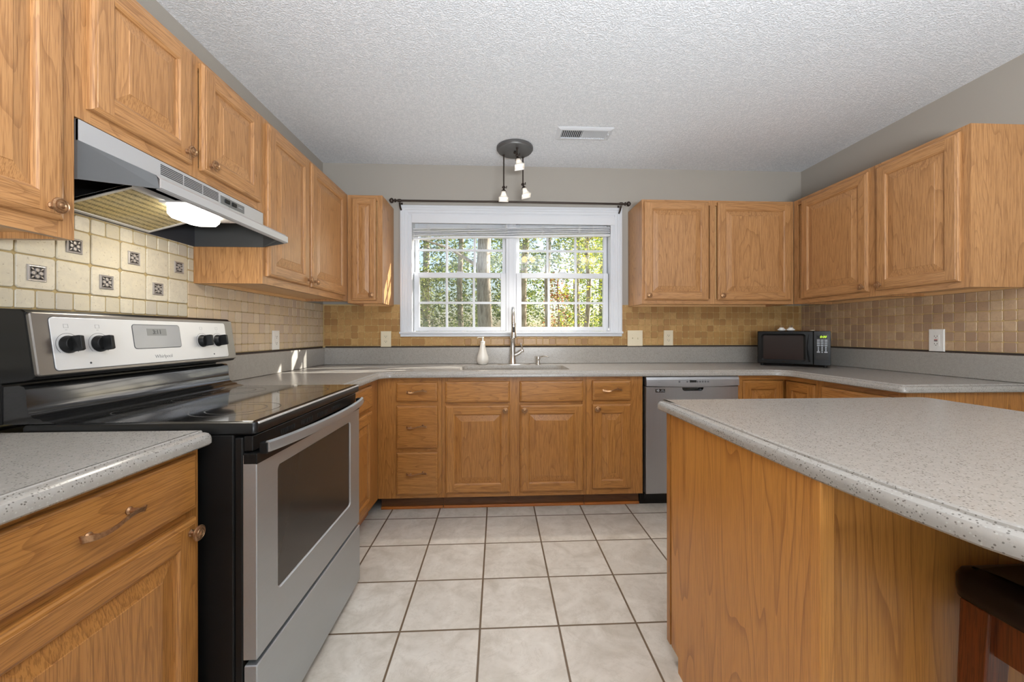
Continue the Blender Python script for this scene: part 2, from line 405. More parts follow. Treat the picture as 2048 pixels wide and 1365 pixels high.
# ------------------------------------------------------------------ room shell
WX0, WX1, WZ0, WZ1 = -.705, .945, 1.165, 2.115           # window opening in the back wall
RY = -6.5
b = MB().box(XL-.15, XR+.15, RY-.15, YB+.15, -.1, 0); struct('floor', b, M['floor'], base=(0, 0, 0))
b = MB().box(XL-.15, XR+.15, RY-.15, YB+.15, HC, HC+.1); struct('ceiling', b, M['ceiling'], base=(0, 0, 0))
b = MB().box(XL-.15, XL, RY-.15, YB+.15, 0, HC); struct('wall_left', b, M['wall'], base=(0, 0, 0))
b = MB().box(XR, XR+.15, RY-.15, YB+.15, 0, HC); struct('wall_right', b, M['wall'], base=(0, 0, 0))
b = MB(); b.box(XL, WX0, YB, YB+.15, 0, HC).box(WX1, XR, YB, YB+.15, 0, HC).box(WX0, WX1, YB, YB+.15, 0, WZ0).box(WX0, WX1, YB, YB+.15, WZ1, HC)
struct('wall_back', b, M['wall'], base=(0, 0, 0))
b = MB(); xs = [XL, -.9, .7, 1.1, 2.4, XR]
b.box(XL, 1.1, RY-.15, RY, 0, HC).box(2.4, XR, RY-.15, RY, 0, HC)
b.box(1.1, 2.4, RY-.15, RY, 0, .45).box(1.1, 2.4, RY-.15, RY, 2.4, HC)
struct('wall_rear', b, M['wall'], base=(0, 0, 0))
for i, (a0, a1) in enumerate(((1.1, 2.4),)):
    b = MB(); mx = (a0+a1)/2
    for q in ((a0, a0+.06, .45, 2.4), (a1-.06, a1, .45, 2.4), (a0, a1, .45, .51), (a0, a1, 2.34, 2.4), (a0, a1, 1.4, 1.45), (mx-.02, mx+.02, .45, 2.4)):
        b.box(q[0], q[1], RY-.1, RY-.05, q[2], q[3])
    struct('window_%d' % (i+2), b, M['white'], bevel=.003)

# ---- kitchen window
win = MB()
def strip(mb, x0, x1, z0, z1, y0, y1): mb.box(x0, x1, y0, y1, z0, z1)
cx0, cx1, cz0, cz1 = -.772, 1.012, 1.135, 2.178
# moulded casing: nested mitred rings
def ring_casing(mb, x0, x1, z0, z1, prof):
    L = []
    for ins, n in prof:
        L.append([(x0+ins, YB-n, z0), (x0+ins, YB-n, z1-ins), (x1-ins, YB-n, z1-ins), (x1-ins, YB-n, z0)])
    mb.loops(L, closed=False, cap0=False, cap1=False)
ring_casing(win, cx0, cx1, 1.155, cz1, [(0, .0), (0, .022), (.004, .024), (.016, .024), (.02, .018), (.034, .018), (.038, .014), (.056, .013), (.06, .009), (.070, .009), (.070, -.03)])
w1 = struct('window_1', win, M['white'], label='white double window with moulded casing above the sink')
# jamb liner
jm = MB()
jm.box(WX0, WX0+.022, YB-.004, YB+.14, WZ0, WZ1).box(WX1-.022, WX1, YB-.004, YB+.14, WZ0, WZ1).box(WX0+.022, WX1-.022, YB-.004, YB+.14, WZ1-.022, WZ1).box(WX0+.022, WX1-.022, YB+.0, YB+.14, WZ0, WZ0+.01)
jm.build('jamb_liner', M['white'], w1)
sl = MB(); sl.box(cx0-.006, cx1+.006, YB-.032, YB+.06, 1.155, 1.172).box(cx0, cx1, YB-.02, YB, 1.133, 1.155); sl.build('stool_sill', M['white'], w1, .003)
mu = MB(); mu.box(.068, .152, YB+.05, YB+.14, WZ0+.01, WZ1-.022).box(.09, .13, YB+.042, YB+.05, WZ0+.01, WZ1-.022); mu.build('mullion', M['vinyl'], w1, .003)
def sash(x0, x1, z0, z1, y, st, bot, top, hz, tag_):
    s_ = MB(); s_.box(x0, x0+st, y, y+.035, z0, z1).box(x1-st, x1, y, y+.035, z0, z1).box(x0+st, x1-st, y, y+.035, z0, z0+bot).box(x0+st, x1-st, y, y+.035, z1-top, z1)
    so_ = s_.build('sash', M['vinyl'], w1, .003)
    gx0, gx1, gz0, gz1 = x0+st, x1-st, z0+bot, z1-top
    gm = MB(); gw = (gx1-gx0)/3
    for k in (1, 2): gm.box(gx0+gw*k-.009, gx0+gw*k+.009, y+.010, y+.022, gz0, gz1)
    gm.box(gx0, gx1, y+.0102, y+.0218, hz-.009, hz+.009); gm.build('muntin_grid', M['vinyl'], so_)
    pn = MB(); pn.box(gx0, gx1, y+.015, y+.018, gz0, gz1); pn.build('pane', M['glass'], so_)
    return so_
for (a0, a1) in ((WX0+.024, .070), (.150, WX1-.024)):
    lo = sash(a0+.003, a1-.003, WZ0+.012, 1.655, YB+.052, .042, .034, .042, 1.409, 'lower')
    up = sash(a0+.003, a1-.003, 1.628, WZ1-.024, YB+.092, .028, .03, .095, 1.848, 'upper')
    if a0 < 0:
        sc = MB(); sc.box(a0+.03, a1-.03, YB+.130, YB+.131, WZ0+.03, 1.64); sc.build('insect_screen', M['screen'], w1)
    lk = MB(); lk.box((a0+a1)/2-.03, (a0+a1)/2+.03, YB+.056, YB+.084, 1.655, 1.665); lk.build('sash_lock', M['vinyl'], lo, .003)

# ---- blind with its stack of slats drooping at the left
bl = thing('window_blind', 'white horizontal blind pulled up crookedly at the top of the window', 'blind', (.13, YB+.02, 2.0))
v = MB(); v.box(-.683, .962, YB-.012, YB+.004, 2.040, 2.108); vo_ = v.build('valance', M['vinyl'], bl, .003)
hb = MB(); hb.box(-.675, .92, YB+.006, YB+.045, 2.055, 2.088); hb.build('head_rail', M['vinyl'], bl, .002)
def slat_z(x, k):                                          # sagging stack, lower and looser at the left
    t_ = (x+.675)/1.6
    return 1.940 + .040*t_ + k*(.0085 - .0012*t_) + .004*math.sin(t_*9+k)*(1-t_)
for k in range(8):
    sm = MB(); L = []; tl_ = .010 if k % 2 else -.003
    for i in range(25):
        x = -.675 + 1.595*i/24; z = slat_z(x, k); dy = .003*math.sin(i*1.3+k)*(k % 3)
        L.append([(x, YB+.006+dy, z+.0022-tl_*.4), (x, YB+.026+dy, z+.0050), (x, YB+.046+dy, z+.001), (x, YB+.046+dy, z-.001), (x, YB+.026+dy, z+.0015), (x, YB+.006+dy, z-.001-tl_*.4)])
    sm.loops(L); sm.build('slat', M['blind'], bl)
br = MB(); L = []
for i in range(25):
    x = -.676 + 1.597*i/24; z = slat_z(x, -1)-.003
    L.append([(x, YB+.006, z), (x, YB+.006, z-.012), (x, YB+.046, z-.012), (x, YB+.046, z)])
br.loops(L); br.build('bottom_rail', M['vinyl'], bl)
for x in (-.56, -.24, .06, .36, .66):
    cd = MB()
    for q in range(3):
        pts = [(x+.012*math.sin(i*2.1+q*2)+q*.008, YB+.003-.004*math.cos(i*1.7), 2.03-(2.03-slat_z(x, -1))*i/14) for i in range(15)]
        cd.tube(pts, .0011, 5)
    cd.build('ladder_cord', M['cord'], bl)
cd = MB(); cd.tube([(.78, YB+.002, 2.04), (.783, YB+.002, 1.7), (.779, YB+.002, 1.25), (.781, YB-.006, 1.182)], .0012, 6)
cd.tube([(.781, YB-.006, 1.178), (.80, YB-.01, 1.1795), (.86, YB-.012, 1.179), (.90, YB-.006, 1.181), (.86, YB+.01, 1.18), (.80, YB+.012, 1.181)], .0013, 6)
cd.lathe([(.001, 0), (.006, .004), (.004, .022), (.001, .026)], (.905, YB-.004, 1.176)); cd.build('pull_cord', M['cord'], bl)

# ---- curtain rod
cr = thing('curtain_rod', 'thin dark bronze curtain rod with ball finials over the window', 'curtain rod', (.11, YB, 2.2))
rod = MB(); rod.tube([(-.79, YB-.075, 2.193), (.12, YB-.075, 2.196), (1.015, YB-.075, 2.192)], .0075, 12)
rod.build('rod', M['bronze'], cr)
for sx, x in ((-1, -.79), (1, 1.015)):
    f_ = MB(); f_.lathe([(.004, 0), (.014, .002), (.014, .008), (.007, .012), (.007, .018), (.018, .024), (.020, .034), (.014, .044), (.004, .05)], (0, 0, 0), 'x', 16, 0, T=lambda a, b_, c, x=x, sx=sx: (x+sx*a, YB-.075+b_, 2.193+c))
    f_.build('finial', M['bronze'], cr)
    k_ = MB(); xx = x - sx*.028
    k_.box(xx-.008, xx+.008, YB-.006, YB, 2.09, 2.20).tube([(xx, YB-.004, 2.13), (xx, YB-.05, 2.15), (xx, YB-.072, 2.176)], .007, 10).lathe([(.011, -.012), (.013, 0), (.011, .012)], (xx, YB-.075, 2.193), 'x', 14)
    k_.build('bracket', M['bronze'], cr)

# ------------------------------------------------------------------ cabinets
def add_door(T, w, h, mats_parent, root, ax, knob=None, base=False, name='door'):
    """raised panel door: T(u,v,n). ax = horizontal axis index of u"""
    O = OAKB if base else OAK
    mb = MB(); th = .019; fr = min(.056, w*.24)
    def rect(i, n): return [T(i, i, n), T(w-i, i, n), T(w-i, h-i, n), T(i, h-i, n)]
    def rings(prof, mi_v=0, mi_h=1, close=False):
        L = [[mb.vert(p) for p in rect(i, n)] for i, n in prof]
        for a, c in zip(L, L[1:]):
            for k in range(4): mb.face((a[k], a[(k+1) % 4], c[(k+1) % 4], c[k]), mi_h if k in (0, 2) else mi_v)
        if close: mb.face(L[-1], mi_v)
    rings([(0, 0), (0, .009), (.002, .0135), (.006, .0165), (.011, .0175), (.0125, th)])
    i0 = .0125
    q = lambda u0, u1, v0, v1, mi: mb.poly([T(u0, v0, th), T(u1, v0, th), T(u1, v1, th), T(u0, v1, th)], mi)
    q(i0, fr, i0, h-i0, 0); q(w-fr, w-i0, i0, h-i0, 0); q(fr, w-fr, i0, fr, 1); q(fr, w-fr, h-fr, h-i0, 1)
    pf = min(.034, w*.14)
    rings([(fr, th), (fr+.002, th-.0015), (fr+.004, th-.004), (fr+.008, th-.0055), (fr+.0095, th-.010)])
    d = mb.build(name, [O[2], O[ax]], root)
    pm = MB(); mb2 = pm
    L = [[pm.vert(p) for p in rect(i, n)] for i, n in ((fr+.0092, th-.0102), (fr+.012, th-.0095), (fr+.012+pf, th-.0035), (fr+.0135+pf, th-.0022))]
    for a, c in zip(L, L[1:]):
        for k in range(4): pm.face((a[k], a[(k+1) % 4], c[(k+1) % 4], c[k]), 0)
    pm.face(L[-1], 0); pm.build('raised_panel', [O[2]], d)
    if knob: add_knob(T, knob[0], knob[1], th, d)
    return d
def add_knob(T, u, v, n, parent):
    k = MB()
    prof = [(.0085, 0), (.0085, .002), (.006, .004), (.005, .012), (.008, .015), (.0165, .017), (.0188, .0195), (.0182, .022), (.0145, .0238), (.0138, .0226), (.0115, .0226), (.0108, .0248), (.007, .0258), (.0062, .0248), (.004, .0266), (.0005, .0272)]
    L = []
    for r, hh in prof:
        L.append([T(u + r*math.cos(2*math.pi*i/20), v + r*math.sin(2*math.pi*i/20), n+hh) for i in range(20)])
    k.loops(L, sm=True); return k.build('knob', M['brass'], parent, sharp=30)
def add_pull(T, u, v, n, parent, half=.064):
    p_ = MB(); L = []
    for i in range(25):
        t_ = -1 + 2*i/24; uu = u + t_*half
        vv = v + .006*math.sin(t_*3.1); nn = n + .016 + .008*math.cos(t_*1.57*1.0) - (.004 if abs(t_) > .9 else 0)
        hh = .0036 + .0034*abs(t_)**2; th = .0016
        tw = .9*math.sin(t_*2.4)
        c_, s_ = math.cos(tw*.5), math.sin(tw*.5)
        L.append([T(uu, vv + a*c_ - b_*s_, nn + a*s_ + b_*c_) for a, b_ in ((-hh, -th), (hh, -th), (hh, th), (-hh, th))])
    p_.loops(L, sm=True)
    for t_ in (-.62, .62):
        L = []
        for r, hh in ((.008, 0), (.008, .002), (.005, .005), (.0045, .02)):
            L.append([T(u+t_*half + r*math.cos(2*math.pi*i/12), v+.006*math.sin(t_*3.1) + r*math.sin(2*math.pi*i/12), n+hh) for i in range(12)])
        p_.loops(L, sm=True)
    return p_.build('pull_handle', M['brass'], parent, sharp=40)
def add_drawer(T, w, h, root, ax, pull=False, base=True, name='drawer'):
    O = OAKB if base else OAK
    mb = MB(); L = []
    for i, n in ((0, 0), (0, .009), (.002, .0135), (.006, .0160), (.0115, .0172), (.0125, .019)):
        L.append([mb.vert(p) for p in (T(i, i, n), T(w-i, i, n), T(w-i, h-i, n), T(i, h-i, n))])
    for a, c in zip(L, L[1:]):
        for k in range(4): mb.face((a[k], a[(k+1) % 4], c[(k+1) % 4], c[k]), 0)
    mb.face(L[-1], 0)
    d = mb.build(name, [O[ax]], root)
    if pull: add_pull(T, w/2, h/2+.004, .019, d)
    return d
def cabinet(name, label, origin, U, Nn, ax, w, z0, z1, depth, doors, drawers=(), base=False, stiles=(), rails=(), toe=None, under=True, ends=(0, 0), group=None, inner=None):
    """origin = (x,y) of the front-left corner at the face-frame front. doors: (u0,u1,v0,v1,knob u, knob v) in absolute u and z"""
    O = OAKB if base else OAK
    T = frame((origin[0], origin[1], 0), U, Nn)
    c = T(w/2, z0, -depth/2); root = thing(name, label, 'cabinet', (c[0], c[1], 0 if toe else z0), group)
    body = MB(); fd = .019; dz = .016 if under else 0
    body.box(0, .016, z0, z1, -depth, -fd, 0, T).box(w-.016, w, z0, z1, -depth, -fd, 0, T)
    body.box(.016, w-.016, z0+dz, inner or z1, -depth, -fd, 1, T)
    if under: body.box(.016, w-.016, z0, z0+dz, -depth, -depth+.018, 1, T)
    body.build('carcass', [O[2], O[2] if base else M['lightwood']], root)
    ff = MB(); ft = MB()
    for (a, c_) in stiles: ff.box(a, c_, z0, z1, -fd, 0, 0, T)
    ss = sorted(stiles)
    for (v0, v1, *rng) in rails:
        for (a, c_) in zip(ss, ss[1:]):
            if rng and not (a[1] >= rng[0]-.001 and c_[0] <= rng[1]+.001): continue
            ff.box(a[1], c_[0], v0, v1, -fd, -.0004, 1, T)
    ff.build('face_frame', [O[2], O[ax]], root)
    for dd in doors:
        u0, u1, v0, v1 = dd[:4]
        Td = lambda u, v, n, u0=u0, v0=v0: T(u0+u, v0+v, n+.0008)
        kb = (dd[4]-u0, dd[5]-v0) if len(dd) > 4 and dd[4] is not None else None
        add_door(Td, u1-u0, v1-v0, None, root, ax, kb, base)
    for dr in drawers:
        u0, u1, v0, v1, pl = dr
        Td = lambda u, v, n, u0=u0, v0=v0: T(u0+u, v0+v, n+.0008)
        add_drawer(Td, u1-u0, v1-v0, root, ax, pl, base, 'drawer' if pl else 'false_drawer_front')
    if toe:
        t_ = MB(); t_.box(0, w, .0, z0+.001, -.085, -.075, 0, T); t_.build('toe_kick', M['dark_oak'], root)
        s_ = MB(); s_.box(0, w, 0, .018, -.075, -.060, 0, T); s_.build('shoe_moulding', M['shoe_oak'], root, .004)
    return root, T
UZ0, UZ1 = 1.375, 2.150
# left wall uppers (faces +X; u runs along +Y): face frame front at X=-1.073
FX = XL+.305
UL, NL = (0, 1, 0), (1, 0, 0)
dep = .303
def left_upper(name, label, y0, y1, z0, doors, mids=(), lst=.038, rst=.038):
    st = [(0, lst)] + [(m-y0-.02, m-y0+.02) for m in mids] + [(y1-y0-rst, y1-y0)]
    return cabinet(name, label, (FX, y0), UL, NL, 1, y1-y0, z0, UZ1, dep, [(a-y0, b_-y0, c, d, k-y0, kz) for a, b_, c, d, k, kz in doors], stiles=st, rails=[(z0, z0+.04), (UZ1-.038, UZ1)])
left_upper('wall_cabinet', 'oak upper cabinet behind the camera side, nearest on the left wall', .13, .572, UZ0+.02, [(.145, .557, 1.434, 2.132, .53, 1.45)])
left_upper('wall_cabinet', 'oak upper cabinet at the left picture edge before the range hood', .573, 1.040, UZ0+.02, [(.588, 1.004, 1.434, 2.132, .972, 1.462)])
left_upper('wall_cabinet', 'short two-door oak upper cabinet directly above the range hood', 1.042, 1.829, 1.712, [(1.068, 1.405, 1.745, 2.132, 1.373, 1.777), (1.452, 1.796, 1.745, 2.132, 1.482, 1.775)], mids=(1.428,))
left_upper('wall_cabinet', 'tall two-door oak upper cabinet on the left wall past the hood', 1.831, 2.837, UZ0+.012, [(1.852, 2.246, 1.424, 2.132, 2.222, 1.458), (2.272, 2.768, 1.424, 2.132, 2.300, 1.457)], mids=(2.259,), rst=.075)
# back wall uppers (faces -Y; u runs along +X): face front Y=2.838
FY = YB-.305
UB, NB = (1, 0, 0), (0, -1, 0)
def back_upper(name, label, x0, x1, doors, mids=(), lst=.038, rst=.038):
    st = [(0, lst)] + [(m-x0-.02, m-x0+.02) for m in mids] + [(x1-x0-rst, x1-x0)]
    return cabinet(name, label, (x0, FY), UB, NB, 0, x1-x0, UZ0, UZ1, dep, [(a-x0, b_-x0, c, d, k-x0, kz) for a, b_, c, d, k, kz in doors], stiles=st, rails=[(UZ0, UZ0+.04), (UZ1-.038, UZ1)])
back_upper('wall_cabinet', 'narrow single-door oak upper cabinet left of the window', -1.071, -.826, [(-1.040, -.868, 1.395, 2.128, -.896, 1.432)], lst=.03, rst=.036)
back_upper('wall_cabinet', 'two-door oak upper cabinet right of the window', 1.068, 2.233, [(1.083, 1.571, 1.403, 2.135, 1.113, 1.437), (1.639, 2.208, 1.403, 2.135, 1.669, 1.437)], mids=(1.605,))
# right wall uppers (faces -X; u runs along -Y)
FXR = XR-.305
UR, NR_ = (0, -1, 0), (-1, 0, 0)
def right_upper(name, label, y1, y0, doors):
    w = y1-y0
    return cabinet(name, label, (FXR, y1), UR, NR_, 1, w, UZ0, UZ1, dep, [(y1-b_, y1-a, c, d, y1-k, kz) for a, b_, c, d, k, kz in doors], stiles=[(0, .038), (w-.038, w)], rails=[(UZ0, UZ0+.04), (UZ1-.038, UZ1)])
right_upper('wall_cabinet', 'oak upper cabinet over the microwave corner on the right wall', 2.836, 2.204, [(2.236, 2.748, 1.406, 2.128, 2.262, 1.437)])
right_upper('wall_cabinet', 'oak upper cabinet at the right end with its broad side panel showing', 2.202, 1.735, [(1.772, 2.184, 1.406, 2.128, 2.154, 1.437)])

# ---- base cabinets
FBY = 2.533; FLX = -.768; FRX = 1.930; BZ0, BZ1 = .098, .875
def back_base(name, label, x0, x1, doors=(), drawers=(), stiles=(), rails=(), inner=None):
    return cabinet(name, label, (x0, FBY), UB, NB, 0, x1-x0, BZ0, BZ1, .607, [(a-x0, b_-x0, c, d, (k-x0) if k is not None else None, kz) for a, b_, c, d, k, kz in doors], [(a-x0, b_-x0, c, d, p) for a, b_, c, d, p in drawers], True, [(a-x0, b_-x0) for a, b_ in stiles], rails, toe=True, under=False, inner=inner)
R3 = [(BZ0, BZ0+.035), (BZ1-.032, BZ1)]
back_base('base_cabinet', 'narrow oak base cabinet with three drawers left of the sink doors', -.767, -.362, drawers=[(-.648, -.386, .722, .845, True), (-.648, -.386, .421, .696, True), (-.648, -.386, .124, .396, True)], stiles=[(-.767, -.63), (-.40, -.362)], rails=R3+[(.69, .73), (.39, .425)])
back_base('base_cabinet', 'two-door oak sink base cabinet below the faucet', -.360, .578, doors=[(-.338, .078, .128, .694, .048, .662), (.142, .558, .128, .694, .172, .662)], drawers=[(-.338, .078, .712, .848, False), (.142, .558, .712, .848, False)], stiles=[(-.36, -.32), (.06, .16), (.54, .578)], rails=R3+[(.68, .725)], inner=.68)
back_base('base_cabinet', 'narrow oak base cabinet with one drawer and door beside the dishwasher', .580, .956, doors=[(.618, .874, .138, .694, .648, .664)], drawers=[(.618, .874, .718, .848, True)], stiles=[(.58, .635), (.855, .956)], rails=R3+[(.68, .725)])
# left run past the range
cabinet('base_cabinet', 'oak base cabinet with drawer and door between range and sink corner', (FLX, 1.824), UL, NL, 1, .708, BZ0, BZ1, .607, [(.03, .548, .128, .694, .06, .664)], [(.03, .548, .715, .848, True)], True, [(0, .038), (.53, .708)], R3+[(.68, .725)], toe=True, under=False)
cabinet('base_cabinet', 'oak base cabinet with long drawer at the lower left, before the range', (FLX, .540), UL, NL, 1, .495, BZ0, BZ1, .607, [(.022, .472, .128, .702, .446, .672)], [(.022, .472, .722, .857, True)], True, [(0, .038), (.457, .495)], R3+[(.69, .735)], toe=True, under=False)
cabinet('base_cabinet', 'oak base cabinet nearest the camera on the left run', (FLX, .05), UL, NL, 1, .488, BZ0, BZ1, .607, [(.022, .466, .128, .702, .440, .672)], [(.022, .466, .722, .857, True)], True, [(0, .038), (.45, .488)], R3+[(.69, .735)], toe=True, under=False)
# corner carousel cabinet: L-shaped with two hinged leaves
cc = thing('corner_cabinet', 'oak corner base cabinet with two folding doors below the microwave', 'cabinet', (2.2, 2.8, 0))
b = MB(); b.box(1.606, 2.535, 2.552, 3.14, BZ0, BZ1).box(1.949, 2.535, 2.252, 2.552, BZ0, BZ1); b.build('carcass', OAKB[2], cc)
b = MB(); b.box(1.606, 1.636, 2.533, 2.551, BZ0, BZ1).box(1.636, 1.93, 2.533, 2.551, BZ1-.03, BZ1, 1).box(1.93, 1.948, 2.252, 2.272, BZ0, BZ1).box(1.93, 1.948, 2.272, 2.533, BZ1-.03, BZ1, 2)
b.build('face_frame', [OAKB[2], OAKB[0], OAKB[1]], cc)
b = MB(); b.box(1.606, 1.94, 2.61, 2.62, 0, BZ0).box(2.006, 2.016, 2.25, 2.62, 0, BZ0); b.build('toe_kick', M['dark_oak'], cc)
T1 = frame((1.640, 2.536, .128), UB, NB); add_door(lambda u, v, n: T1(u, v, n-.012), .285, .712, None, cc, 0, None, True)
T2 = frame((1.933, 2.525, .128), UR, NR_); add_door(lambda u, v, n: T2(u, v, n-.012), .245, .712, None, cc, 1, None, True)
cabinet('base_cabinet', 'oak base cabinet at the open end of the right-hand counter', (FRX, 2.250), UR, NR_, 1, .500, BZ0, BZ1, .607, [(.03, .47, .128, .694, .06, .664)], [(.03, .47, .715, .842, True)], True, [(0, .038), (.462, .5)], R3+[(.68, .725)], toe=True, under=False)

# ------------------------------------------------------------------ countertops
import bmesh
def round_poly(pts):
    """pts: (x,y,r); rounds corners"""
    out = []; n = len(pts)
    for i, (x, y, r) in enumerate(pts):
        p = Vector((x, y)); a = Vector(pts[i-1][:2]); c = Vector(pts[(i+1) % n][:2])
        if r <= 0: out.append(tuple(p)); continue
        d1 = (a-p).normalized(); d2 = (c-p).normalized(); ang = d1.angle(d2); L = r/math.tan(ang/2)
        s_ = p+d1*L; e = p+d2*L; bis = (d1+d2).normalized(); cen = p+bis*(r/math.sin(ang/2))
        a0 = math.atan2(s_.y-cen.y, s_.x-cen.x); a1 = math.atan2(e.y-cen.y, e.x-cen.x)
        da = (a1-a0+math.pi) % (2*math.pi) - math.pi; k = max(4, int(abs(da)*12))
        for j in range(k+1): out.append((cen.x+r*math.cos(a0+da*j/k), cen.y+r*math.sin(a0+da*j/k)))
    return out
def offset(P, d):
    n = len(P); out = []
    for i in range(n):
        p, a, c = Vector(P[i]), Vector(P[i-1]), Vector(P[(i+1) % n])
        e1 = (p-a).normalized(); e2 = (c-p).normalized()
        n1 = Vector((-e1.y, e1.x)); n2 = Vector((-e2.y, e2.x)); m = (n1+n2)
        m = m/ max(.3, (1+n1.dot(n2)))
        out.append(tuple(p+m*d))
    return out
EDGE = [(.004, .876), (.0, .880), (.0, .8905), (.0015, .897), (.006, .9035), (.012, .9065), (.0185, .9075), (.0195, .9115), (.0215, .9135), (.025, .914)]
def counter(P, holes=(), prof=EDGE, name='slab', root=None, z1=.914):
    mb = MB(); L = []
    for d, z in prof: L.append([(x, y, z) for x, y in offset(P, d)])
    mb.loops(L, cap0=True, cap1=False, sm=True)
    bm = bmesh.new(); top = [bm.verts.new((x, y, z1)) for x, y in offset(P, prof[-1][0])]
    es = [bm.edges.new((top[i], top[(i+1) % len(top)])) for i in range(len(top))]
    for H in holes:
        hv = [bm.verts.new((x, y, z1)) for x, y in H]; es += [bm.edges.new((hv[i], hv[(i+1) % len(hv)])) for i in range(len(hv))]
    bmesh.ops.triangle_fill(bm, use_beauty=True, edges=es)
    bm.verts.index_update(); off = len(mb.v)
    for v_ in bm.verts: mb.vert(v_.co)
    for f_ in bm.faces: mb.face([off+v_.index for v_ in f_.verts])
    bm.free()
    for H in holes:
        mb.loops([[(x, y, z1) for x, y in H], [(x, y, .876) for x, y in H]], cap0=False, cap1=False)
    return mb.build(name, M['stone'], root, sharp=28)
SINK = round_poly([(-.262, 2.600, .05), (.490, 2.600, .05), (.490, 2.972, .05), (-.262, 2.972, .05)])
ct = thing('countertop', 'speckled grey stone counter wrapping the sink wall and both corners', 'countertop', (.6, 2.8, .876))
CF = YB-.655; CLX = XL+.650; CRX = 1.885
P = round_poly([(XL+.001, 1.822, 0), (CLX, 1.822, .012), (CLX, CF, .07), (CRX, CF, .09), (CRX, 1.722, .03), (XR-.001, 1.722, 0), (XR-.001, YB-.001, 0), (XL+.001, YB-.001, 0)])
SLAB = counter(P, [SINK], name='slab', root=ct)
US = 1.046
def upstand(q, root):
    m_ = MB(); m_.box(*q, .9142, US); m_.build('upstand', M['stone'], root, .004)
upstand((XL+.001, XL+.021, 1.826, YB-.023), ct); upstand((XL+.001, XR-.023, YB-.021, YB-.001), ct); upstand((XR-.021, XR-.001, 1.732, YB-.001), ct)
ct2 = thing('countertop', 'short speckled grey counter in the lower left corner before the range', 'countertop', (-1.05, .6, .876))
counter(round_poly([(XL+.001, .04, 0), (CLX, .04, .02), (CLX, 1.043, .022), (XL+.001, 1.043, 0)]), root=ct2)
upstand((XL+.001, XL+.021, .042, 1.038), ct2)
# sink
sk = thing('kitchen_sink', 'grey undermounted double sink below the faucet', 'sink', (.114, 2.786, .70))
def basin(x0, x1, y0, y1):
    m_ = MB(); L = []
    for ins, z in ((-.012, .8755), (0, .8755), (.002, .868), (.010, .74), (.035, .705), (.06, .700)):
        L.append([(x, y, z) for x, y in round_poly([(x0+ins, y0+ins, .045), (x1-ins, y0+ins, .045), (x1-ins, y1-ins, .045), (x0+ins, y1-ins, .045)])])
    m_.loops(L, cap0=False, sm=True); bo = m_.build('basin', M['stone'], sk, sharp=50)
    d = MB(); d.lathe([(.043, .7005), (.043, .703), (.032, .7035), (.03, .7015), (.004, .7015)], ((x0+x1)/2, (y0+y1)/2, 0)); d.build('drain', M['chrome'], bo)
basin(-.250, .100, 2.612, 2.960); basin(.128, .478, 2.612, 2.960)

# ------------------------------------------------------------------ tile backsplashes
def tile(mb, T, u0, u1, v0, v1, tone, jit, r=.004, hgt=.006, mi=0):
    j = lambda s_=1: random.uniform(-jit, jit)*s_
    c = [(u0+abs(j()), v0+abs(j())), (u1-abs(j()), v0+abs(j())), (u1-abs(j()), v1-abs(j())), (u0+abs(j()), v1-abs(j()))]
    cu, cv = (u0+u1)/2, (v0+v1)/2
    pts = []
    for i, (x, y) in enumerate(c):
        rr = r*random.uniform(.5, 1.5)
        sx = 1 if x < cu else -1; sy = 1 if y < cv else -1
        a, b_ = (x+sx*rr, y), (x, y+sy*rr)
        pts += [b_, a] if i in (0, 2) else [a, b_]
    e = .0018
    L = [[T(x, y, .0) for x, y in pts], [T(x, y, hgt-.0015) for x, y in pts], [T(cu+(x-cu)*(1-e*2/(u1-u0)), cv+(y-cv)*(1-e*2/(v1-v0)), hgt) for x, y in pts]]
    R = [[mb.vert(p) for p in l] for l in L]
    for a, b_ in zip(R, R[1:]):
        for k in range(8): mb.face((a[k], a[(k+1) % 8], b_[(k+1) % 8], b_[k]), mi, tone)
    mb.face(R[-1], mi, tone)
def tiles_zone(mb, T, U0, U1, V0, V1, pu, pv, anchor_u, anchor_v, gap, skip=None, mi=0, merge=0.0, jit=.0008):
    i0 = math.floor((U0-anchor_u)/pu); j0 = math.floor((V0-anchor_v)/pv)
    u_cells = []; i = i0
    while anchor_u+i*pu < U1: u_cells.append(anchor_u+i*pu); i += 1
    v_cells = []; j = j0
    while anchor_v+j*pv < V1: v_cells.append(anchor_v+j*pv); j += 1
    used = set()
    for b_, v0 in enumerate(v_cells):
        for a, u0 in enumerate(u_cells):
            if (a, b_) in used: continue
            w_ = 2 if (random.random() < merge and a+1 < len(u_cells) and (a+1, b_) not in used) else 1
            used.add((a, b_)); used.add((a+w_-1, b_))
            x0, x1, y0, y1 = max(u0, U0), min(u0+pu*w_, U1), max(v0, V0), min(v0+pv, V1)
            if x1-x0 < .008 or y1-y0 < .006: continue
            if skip and skip((x0+x1)/2, (y0+y1)/2, x0, x1, y0, y1): continue
            tile(mb, T, x0+gap/2, x1-gap/2, y0+gap/2, y1-gap/2, random.random(), jit, mi=mi)
UTOP = UZ0+.014
